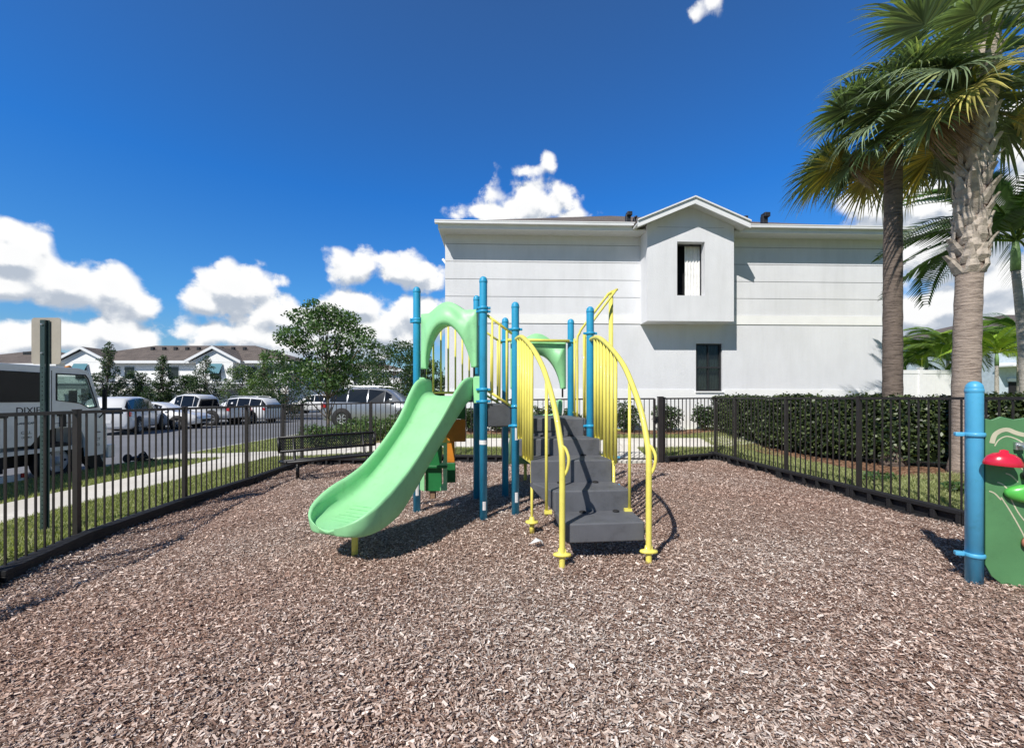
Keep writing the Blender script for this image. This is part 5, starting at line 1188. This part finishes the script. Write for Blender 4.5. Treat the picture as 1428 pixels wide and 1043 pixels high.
def car(kind, label, px, Y, zg, rz, paint, rail=False):
    L, S, wr = KIND[kind]
    t = thing({'sedan': 'sedan_car', 'suv': 'suv_car', 'pickup': 'pickup_truck'}[kind], label, 'pickup truck' if kind == 'pickup' else 'car', (0, 0, 0), group='cars parked along the road')
    vs = []; K = 15
    for x, zb, zt, zr, w, wt in S:
        up = [(w * .90, zb), (w, zb + .12), (w * 1.02, (zb + zt) / 2), (w * .97, zt), (wt + .02, zr - .06), (wt * .86, zr)]
        if zr - zt < .2: up[4] = (wt + .06, zt + (zr - zt) * .5 - .0); up[5] = (wt * .8, zr)
        ring = [(-a, c) for a, c in up] ; ring.reverse()
        ring = [(-a, c) for a, c in up] + [(0, zr + .015)] + [(a, c) for a, c in reversed(up)] + [(0.4 * w, zb), (-.4 * w, zb)]
        K = len(ring); vs += [(x, a, c) for a, c in ring]
    n = len(S); fs = [(i * K + k, (i + 1) * K + k, (i + 1) * K + (k + 1) % K, i * K + (k + 1) % K) for i in range(n - 1) for k in range(K)] + [tuple(reversed(range(K))), tuple((n - 1) * K + k for k in range(K))]
    MB().add(vs, fs, True).build('body', paint, t, bevel=0.0)
    # glass laid just proud of the shell
    def V(i, k): return Vector(vs[i * K + k])
    def pane(nm, a, b_, c, d, o, ins=.07):
        m_ = (a + b_ + c + d) / 4; nn = (b_ - a).cross(d - a).normalized(); nn = nn if nn.dot(o) > 0 else -nn
        p = [q + (m_ - q) * ins + nn * .012 for q in (a, b_, c, d)]; MB().add(p, [(0, 1, 2, 3)]).build(nm, M['carglass'], t)
    cab = [i for i in range(n) if S[i][3] - S[i][2] > .2]
    for i in cab[:-1]:
        pane('side_window', V(i, 3), V(i + 1, 3), V(i + 1, 4), V(i, 4), Vector((0, -1, 0))); pane('side_window', V(i, 9), V(i + 1, 9), V(i + 1, 8), V(i, 8), Vector((0, 1, 0)))
    i = cab[-1]; pane('windscreen', V(i, 4), V(i, 8), V(i + 1, 8), V(i + 1, 4), Vector((1, 0, .5)), .08)
    i = cab[0]; pane('rear_window', V(i - 1, 4), V(i - 1, 8), V(i, 8), V(i, 4), Vector((-1, 0, .4)), .10)
    ax = (-L / 2 * .60, L / 2 * .60) if kind != 'pickup' else (-1.75, 1.80); hw = max(s[4] for s in S)
    for x in ax:
        for s in (-1, 1):
            MB().lathe([(0.001, 0), (wr * 1.20, 0), (wr * 1.22, -.02)], 24, Matrix.Translation((x, s * (hw * 1.02 + .006), wr * 1.02)) @ Matrix.Rotation(R(90) * -s, 4, 'X')).build('wheel_arch', M['rubber'], t)
            wheel(t, x, s * (hw - .055), wr, .22, s)
    xe, zb, zt, zr, w, wt = S[1]
    for s in (-1, 1):
        MB().box((xe - .05, s * w * .98 - .08, zt - .22), (xe + .16, s * w * .98 + .02 * 1, zt - .02)).build('tail_light', M['taillight'], t, bevel=.02)
        xf, zb, zt2, zr, w2, wt = S[-2]; MB().box((xf - .16, s * w2 * .92 - .10, zt2 - .16), (xf + .05, s * w2 * .92 + .06, zt2 - .03)).build('headlight', M['headlight'], t, bevel=.02)
        MB().box((.72, s * (hw + .02) - .06, .98 if kind == 'sedan' else 1.08), (.86, s * (hw + .10) + .06, 1.10 if kind == 'sedan' else 1.22)).build('mirror', paint, t, bevel=.02)
    MB().box((-L / 2 - .01, -.26, .55), (-L / 2 + .05, .26, .68)).build('number_plate', M['white'], t)
    MB().box((L / 2 - .09, -.45, .36), (L / 2 + .005, .45, .52)).build('grille', M['rubber'], t)
    if rail:
        for s in (-1, 1): MB().tube(smooth_path([(-1.7, s * .60, 1.69), (-1.3, s * .6, 1.77), (.1, s * .6, 1.78), (.4, s * .6, 1.70)], 4), .018, 8).build('roof_rail', M['steel'], t)
    if kind == 'pickup':
        MB().box((-2.75, -.80, 1.095), (-.86, .80, 1.125)).build('bed_cover', M['rubber'], t)
    t.location = (X(px, Y), Y, zg); t.rotation_euler = (0, 0, rz)
    return t
car('suv', 'white hatchback seen from behind, just right of the box truck', 178, 21.0, -.26, R(112), M['carwhite'])
car('sedan', 'white sedan parked side on, right of the white hatchback', 222, 23.5, -.26, R(8), M['carwhite'])
car('pickup', 'white pickup truck with a dark bed cover, behind the white sedan', 275, 27.0, -.26, R(175), M['carwhite'])
car('suv', 'white SUV with black rear end, right of the white pickup', 338, 29.0, -.26, R(172), M['carwhite'], True)
car('suv', 'small distant white SUV beside the young tree trunk', 440, 40, .0, R(178), M['carwhite'])
car('suv', 'silver grey SUV behind the low shrubs and the slide', 532, 19.5, .14, R(-4), M['carsilver'], True)
car('sedan', 'dark windowed car far away between the hatchback and the sedan', 205, 33, -.26, R(10), M['carsilver'])

# ------------------------------------------------------------------ crew cab truck, left
tr = thing('box_truck', 'white crew cab work truck parked on the road outside the left fence', 'truck', (-9.9, 8.0, -.26))
TX = -9.05; TZ = -.26
def tm(): return Matrix(((0, -1, 0, TX), (1, 0, 0, 0), (0, 0, 1, TZ), (0, 0, 0, 1)))   # local x -> +Y world, local y -> -X world (into the truck)
T_ = tm()
zr_t = 2.28
side = [(5.4, .76), (8.10, .76), (8.16, .84), (8.28, .98), (8.50, 1.06), (8.85, 1.06), (9.05, .98), (9.12, .80), (9.14, .42), (9.52, .42), (9.62, .55), (9.62, 1.0), (9.55, 1.25), (9.46, 1.45), (9.27, 2.12), (9.16, 2.24), (9.0, zr_t), (5.4, zr_t)]
wf = [(8.56, 2.13), (9.12, 2.13), (9.18, 2.05), (9.37, 1.48), (9.20, 1.46), (9.00, 1.56), (8.56, 1.62)]
wr_ = [(7.60, 1.60), (8.34, 1.60), (8.34, 2.13), (7.60, 2.13)]
wr2 = [(5.9, 1.60), (7.30, 1.60), (7.30, 2.13), (5.9, 2.13)]
b = MB().poly(side, [wf, wr_, wr2], .05, T_); cabs = b.build('cab_side', M['truckwhite'], tr, bevel=.012)
b = MB().poly(side, [wf, wr_, wr2], .05, T_ @ Matrix.Translation((0, 1.95, 0))); b.build('cab_side', M['truckwhite'], tr, bevel=.012)
b = MB(); b.box((5.4, .05, zr_t - .06), (9.0, 1.95, zr_t + .005), T_); b.box((5.4, .05, .6), (9.1, 1.95, .68), T_); b.box((5.36, 0, .62), (5.4, 2.0, zr_t), T_)
b.build('cab_shell', M['truckwhite'], tr)
MB().poly([(9.52, .42), (9.62, .55), (9.62, 1.0), (9.55, 1.25), (9.50, 1.25), (9.50, .42)], (), 1.89, T_ @ Matrix.Translation((0, .055, 0))).build('front_panel', M['truckwhite'], tr)
MB().poly([(9.53, 1.28), (9.27, 2.12), (9.24, 2.12), (9.50, 1.28)], (), 1.89, T_ @ Matrix.Translation((0, .055, 0))).build('windscreen', M['seeglass'], tr)
for w in (wf, wr_, wr2):
    dark_ = w is not wf
    MB().poly(w, (), .006, T_ @ Matrix.Translation((0, .022, 0))).build('side_window', M['seeglass'] if not dark_ else M['blackglass'], tr)
    MB().poly(w, (), .006, T_ @ Matrix.Translation((0, 1.97, 0))).build('side_window', M['seeglass'], tr)
    o_ = [((p[0] - sum(q[0] for q in w) / len(w)) * 1.06 + sum(q[0] for q in w) / len(w), (p[1] - sum(q[1] for q in w) / len(w)) * 1.07 + sum(q[1] for q in w) / len(w)) for p in w]
    MB().poly(o_, [w], .012, T_ @ Matrix.Translation((0, -.008, 0))).build('window_seal', M['rubber'], tr)
b = MB()
for x in (7.45, 8.45): b.box((x, -.003, .70), (x + .012, .001, 2.2), T_)
b.box((8.46, -.003, 1.15), (9.05, .001, 1.162), T_); b.build('door_gap', M['rubber'], tr)
for x in (7.55, 8.55): MB().box((x, -.03, 1.30), (x + .16, -.001, 1.35), T_).build('door_handle', M['rubber'], tr, bevel=.008)
MB().box((8.60, -.02, .98 + .1), (8.72, -.001, 1.30), T_).build('vent', M['rubber'], tr)
MB().box((8.95, .3, 1.15), (9.3, 1.7, 1.38), T_).build('dashboard', M['rubber'], tr)
MB().box((8.3, .2, .7), (8.75, .8, 1.3), T_).box((8.25, .2, 1.3), (8.4, .8, 1.52), T_).build('seat', M['rubber'], tr, bevel=.04)
MB().tube([T_ @ Vector((9.0 + .19 * math.sin(a) * .5, .55 + .19 * math.cos(a), 1.40 + .19 * math.sin(a))) for a in np.linspace(0, 6.28, 20)], .014, 8).build('steering_wheel', M['rubber'], tr)
MB().box((9.40, -.17, 1.40), (9.44, -.09, 1.85), T_).tube([T_ @ Vector(p) for p in ((9.42, -.13, 1.85), (9.40, -.08, 2.02), (9.30, .02, 2.05))], .013, 8).tube([T_ @ Vector(p) for p in ((9.42, -.13, 1.40), (9.42, -.08, 1.30), (9.44, .02, 1.22))], .013, 8).build('mirror', M['rubber'], tr, bevel=.01)
MB().box((9.63, 0.0, .32), (9.82, 2.0, .62), T_).box((9.50, .1, .20), (9.70, 1.9, .33), T_).build('bumper', M['truckwhite'], tr, bevel=.03)
MB().poly([(9.14, .41), (9.5, .41), (9.66, .10), (9.36, .05)], (), .10, T_ @ Matrix.Translation((0, .06, 0))).build('mud_guard', M['rubber'], tr)
for yy in (0.17, 1.80):
    ww = MB(); c = T_ @ Vector((8.66, yy, .40)); mt = Matrix.Translation(c) @ Matrix.Rotation(R(90), 4, 'Y'); r = .385; w = .22
    wh = ww.lathe([(r * .6, -w / 2), (r * .95, -w / 2), (r, -w / 2 + .03), (r, w / 2 - .03), (r * .95, w / 2), (r * .6, w / 2), (r * .58, w / 2 - .03)], 30, mt).build('wheel', M['rubber'], tr)
    hz_ = [[(r * .42 * math.cos(a) + r * .075 * math.cos(q), r * .42 * math.sin(a) + r * .075 * math.sin(q)) for q in np.linspace(0, 6.28, 10)[:-1]] for a in np.linspace(0, 6.28, 7)[:-1]]
    MB().poly([(r * .6 * math.cos(a), r * .6 * math.sin(a)) for a in np.linspace(0, 6.28, 30)[:-1]], hz_, .02, Matrix.Translation(c + Vector((w / 2 - .05, 0, 0))) @ Matrix.Rotation(R(90), 4, 'Z')).lathe([(r * .22, w / 2 - .05), (r * .2, w / 2 + .01), (.001, w / 2 + .015)], 16, mt).build('rim', M['truckrim'], wh)
MB().box((4.0, .3, .35), (9.4, .5, .58), T_).box((4.0, 1.5, .35), (9.4, 1.7, .58), T_).box((6.2, .06, .30), (7.7, .3, .60), T_).build('chassis', M['dark'], tr)
MB().box((6.5, .02, .14), (8.0, .05, .26), T_).build('side_rail', M['truckwhite'], tr)
MB().box((7.94, -.005, .19), (8.02, .019, .27), T_).build('side_marker', M['taillight'], tr)
MB().box((0.2, -.1, .85), (5.25, 2.1, 3.0), T_).build('cargo_body', M['truckwhite'], tr, bevel=.03)
for yy in (.2, 1.8):
    c = T_ @ Vector((2.2, yy, .40)); MB().lathe([(.001, -.2), (.37, -.2), (.385, -.17), (.385, .17), (.37, .2), (.001, .2)], 28, Matrix.Translation(c) @ Matrix.Rotation(R(90), 4, 'Y')).build('wheel', M['rubber'], tr)
for s in (.3, .9, 1.5): MB().tube([T_ @ Vector((9.02 - .0, s, zr_t + .01)), T_ @ Vector((9.1, s, zr_t + .03))], .04, 10).build('roof_lamp', M['orange'], tr)
def text(s, x, z, size, y, parent, m, mtx, nm='lettering', align='CENTER'):
    cu = bpy.data.curves.new(nm, 'FONT'); cu.body = s; cu.size = size; cu.align_x = align; cu.extrude = .001
    o = bpy.data.objects.new(nm, cu); col.objects.link(o); cu.materials.append(m)
    dg = bpy.context.evaluated_depsgraph_get(); me = bpy.data.meshes.new_from_object(o.evaluated_get(dg)); bpy.data.objects.remove(o)
    o = bpy.data.objects.new(nm, me); col.objects.link(o)
    o.parent = parent; o.matrix_parent_inverse = WM[parent.name].inverted(); o.matrix_basis = mtx @ Matrix.Translation((x, y, z)) @ Matrix.Rotation(R(90), 4, 'X')
    return o
text('DIXIE', 8.05, 1.37, .17, -.004, tr, M['dark'], T_)
text('LANDSCAPE', 8.02, 1.17, .055, -.004, tr, M['dark'], T_)
text('C.A.L.', 8.02, .99, .075, -.004, tr, M['dark'], T_)
text('LIC 4413', 8.02, .91, .045, -.004, tr, M['dark'], T_)
text('GVW', 9.40, .90, .05, -.004, tr, M['dark'], T_); text('CT', 9.40, .74, .08, -.004, tr, M['dark'], T_); text('13', 9.40, .62, .08, -.004, tr, M['dark'], T_)

# black hand cart lying on the verge
hc = thing('hand_cart', 'small black folding cart lying on the grass verge by the truck', 'cart', (-8.9, 10.3, -.15))
cx, cy = X(195, 10.35), 10.35
for dx, dy in ((-.30, 0), (-.16, .25)):
    MB().lathe([(.001, -.03), (.09, -.03), (.105, -.015), (.105, .015), (.09, .03), (.001, .03)], 20, Matrix.Translation((cx + dx, cy + dy, -.05)) @ Matrix.Rotation(R(80), 4, 'X')).build('wheel', M['rubber'], hc)
MB().tube([(cx - .25, cy, -.05), (cx - .05, cy, -.08), (cx + .28, cy, -.10)], .018, 8).tube([(cx - .16, cy + .25, -.05), (cx + .28, cy + .1, -.10)], .018, 8).tube(smooth_path([(cx - .05, cy, -.08), (cx + .05, cy, .08), (cx + .12, cy, .10), (cx + .22, cy, -.06)], 4), .014, 8).box((cx - .30, cy - .05, -.10), (cx - .02, cy + .25, -.02)).build('frame', M['rubber'], hc)

# ------------------------------------------------------------------ sky with cumulus clouds
wd = bpy.data.worlds.new('World'); sc.world = wd; wd.use_nodes = True
nt = wd.node_tree; nt.nodes.clear()
wd.cycles.sampling_method = 'MANUAL'; wd.cycles.sample_map_resolution = 256
sunv = Vector((-0.53, -0.81, 1.0)).normalized(); sel = math.asin(sunv.z); saz = math.atan2(sunv.x, sunv.y)
out = nt.nodes.new('ShaderNodeOutputWorld'); bg = nt.nodes.new('ShaderNodeBackground'); bg.inputs[1].default_value = 0.10
sky = nt.nodes.new('ShaderNodeTexSky'); sky.sky_type = 'NISHITA'; sky.sun_disc = False; sky.sun_elevation = sel; sky.sun_rotation = saz % (2 * math.pi)
sky.air_density = 1.0; sky.dust_density = 0.4; sky.ozone_density = 2.5; sky.altitude = 0
L_ = nt.links.new
def mth(op, a=None, b_=None, c=None, clampv=False):
    n = nt.nodes.new('ShaderNodeMath'); n.operation = op; n.use_clamp = clampv
    for i, v in enumerate((a, b_, c)):
        if v is None: continue
        if isinstance(v, (int, float)): n.inputs[i].default_value = v
        else: L_(v, n.inputs[i])
    return n.outputs[0]
tc = nt.nodes.new('ShaderNodeTexCoord'); sep = nt.nodes.new('ShaderNodeSeparateXYZ'); L_(tc.outputs['Generated'], sep.inputs[0])
AZ = mth('ARCTAN2', sep.outputs[0], sep.outputs[1]); EL = mth('ARCSINE', sep.outputs[2])
BL_ = [(15, 352, 80, 46, 1), (75, 392, 95, 40, 1), (160, 412, 62, 38, 1), (10, 395, 100, 30, 1), (60, 470, 130, 26, .9), (165, 470, 80, 34, .95), (200, 430, 30, 24, .8), (0, 480, 60, 50, .8),
       (328, 402, 62, 38, 1.1), (290, 425, 40, 22, .9), (395, 442, 60, 30, 1), (345, 465, 110, 26, .9), (465, 452, 70, 36, 1), (520, 462, 90, 40, 1), (498, 428, 42, 24, 1), (585, 440, 52, 34, 1), (430, 480, 120, 30, .8),
       (493, 370, 40, 25, 1), (568, 376, 52, 24, 1), (588, 398, 30, 18, .8), (738, 286, 64, 30, 1.0), (700, 298, 48, 18, .9), (766, 228, 14, 12, .55), (730, 240, 24, 8, .42), (790, 302, 40, 9, .6), (635, 300, 20, 10, .5),
       (1245, 300, 90, 52, 1.1), (1310, 350, 120, 70, 1.1), (1290, 440, 110, 40, 1.1), (1400, 290, 90, 60, 1), (1390, 390, 110, 40, 1), (1310, 425, 70, 26, .9), (1425, 200, 80, 60, .8), (1260, 370, 70, 30, .8), (1420, 450, 100, 30, .9),
       (990, 2, 26, 9, .38), (60, 332, 16, 12, .5), (-150, 400, 120, 60, 1), (1600, 380, 160, 80, 1)]
cv = nt.nodes.new('ShaderNodeCombineXYZ'); L_(AZ, cv.inputs[0]); L_(EL, cv.inputs[1])
def vm(op, a, b_=None, c=None):
    n = nt.nodes.new('ShaderNodeVectorMath'); n.operation = op; L_(a, n.inputs[0])
    if b_ is not None: n.inputs[1].default_value = b_
    if c is not None: n.inputs[2].default_value = c
    return n
def n1d(v, n1):
    n = nt.nodes.new('ShaderNodeVectorMath'); n.operation = 'MULTIPLY_ADD'; L_(n1.outputs['Color'], n.inputs[0]); n.inputs[1].default_value = (0.05, 0.05, 0); L_(v, n.inputs[2]); return n.outputs[0]
def density(dz):
    cur = None
    base = vm('ADD', cv.outputs[0], (0, dz, 0)).outputs[0] if dz else cv.outputs[0]
    for px, py, rx, ry, s in BL_:
        dx = (px - HX) / F; q = math.sqrt(1 + dx * dx); a0 = math.atan(dx); e0 = math.atan((HY - py) / F / q)
        ra = rx / F / (1 + dx * dx) * 1.15; re = ry / F / q * 1.15
        ln = vm('LENGTH', vm('MULTIPLY_ADD', base, (1 / ra, 1 / re, 0), (-a0 / ra, -e0 / re, 0)).outputs[0]).outputs['Value']
        f = mth('MULTIPLY_ADD', ln, -s, s)
        cur = f if cur is None else mth('SMOOTH_MAX', cur, f, 0.25)
    sc_v = vm('MULTIPLY', base, (1.0, 1.1, 0)).outputs[0]
    n1 = N(nt, 'ShaderNodeTexNoise', Scale=17.0, Detail=10.0, Roughness=0.60); L_(sc_v, n1.inputs['Vector'])
    v1 = N(nt, 'ShaderNodeTexVoronoi', Scale=24.0, feature='SMOOTH_F1', Smoothness=0.35); L_(n1d(sc_v, n1), v1.inputs['Vector'])
    nn = mth('ADD', mth('MULTIPLY', mth('SUBTRACT', n1.outputs['Fac'], 0.48), 1.25), mth('MULTIPLY', mth('SUBTRACT', 0.38, v1.outputs['Distance']), 0.62))
    return mth('ADD', cur, nn)
D0 = density(0); D1 = density(0.026)
def mrange(v, a, b_, c=0.0, d=1.0, smooth=True):
    n = nt.nodes.new('ShaderNodeMapRange'); n.interpolation_type = 'SMOOTHSTEP' if smooth else 'LINEAR'
    L_(v, n.inputs[0]); n.inputs[1].default_value = a; n.inputs[2].default_value = b_; n.inputs[3].default_value = c; n.inputs[4].default_value = d; return n.outputs[0]
alpha = mrange(D0, -0.04, 0.34)
lit = mth('ADD', mrange(mth('SUBTRACT', D0, D1), -0.42, 0.24, 0.0, 1.0), mth('MULTIPLY', mrange(D0, 0.4, 1.1), -0.12), None, True)
cr = ramp(nt, [(0.0, (4.9, 5.5, 6.4)), (0.4, (7.0, 7.4, 8.0)), (0.72, (9.4, 9.5, 9.6)), (1.0, (10.2, 10.2, 10.2))]); L_(lit, cr.inputs[0])
# deepen the visible blue; overhead sky outside the view darkened to cut shadow fill
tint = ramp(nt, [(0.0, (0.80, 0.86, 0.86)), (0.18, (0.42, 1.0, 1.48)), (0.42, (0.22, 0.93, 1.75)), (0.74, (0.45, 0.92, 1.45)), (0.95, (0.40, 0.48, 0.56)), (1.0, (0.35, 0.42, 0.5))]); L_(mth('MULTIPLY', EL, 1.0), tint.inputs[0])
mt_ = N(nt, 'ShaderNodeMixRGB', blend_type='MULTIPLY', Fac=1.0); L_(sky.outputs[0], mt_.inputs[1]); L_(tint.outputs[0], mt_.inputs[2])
mx = nt.nodes.new('ShaderNodeMixRGB'); L_(alpha, mx.inputs[0]); rear = mrange(sep.outputs[1], -0.35, 0.15, 0.5, 1.0)  # unseen sky behind the camera dimmed to deepen shadows
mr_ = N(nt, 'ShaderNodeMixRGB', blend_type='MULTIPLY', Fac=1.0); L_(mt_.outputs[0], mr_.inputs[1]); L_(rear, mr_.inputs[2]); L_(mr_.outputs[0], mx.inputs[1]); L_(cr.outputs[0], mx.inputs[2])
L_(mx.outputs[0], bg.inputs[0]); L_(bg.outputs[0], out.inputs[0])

sl = bpy.data.lights.new('sun', 'SUN'); sl.energy = 5.0; sl.angle = R(0.53); sl.color = (1.0, 0.955, 0.89)
so = bpy.data.objects.new('sun', sl); col.objects.link(so); so.rotation_euler = (-sunv).to_track_quat('-Z', 'Y').to_euler()

cam = bpy.data.cameras.new('camera'); co = bpy.data.objects.new('camera', cam); col.objects.link(co)
co.location = (0, 0, CZ); co.rotation_euler = (R(90), 0, 0); cam.sensor_width = 36; cam.lens = 36 * F / 1428; cam.shift_y = (HY - 521.5) / 1428; cam.clip_end = 3000; cam.clip_start = 0.05
sc.camera = co
sc.view_settings.view_transform = 'Standard'; sc.view_settings.look = 'None'; sc.view_settings.exposure = 0
sc.render.engine = 'CYCLES'; sc.cycles.max_bounces = 6; sc.cycles.transparent_max_bounces = 12
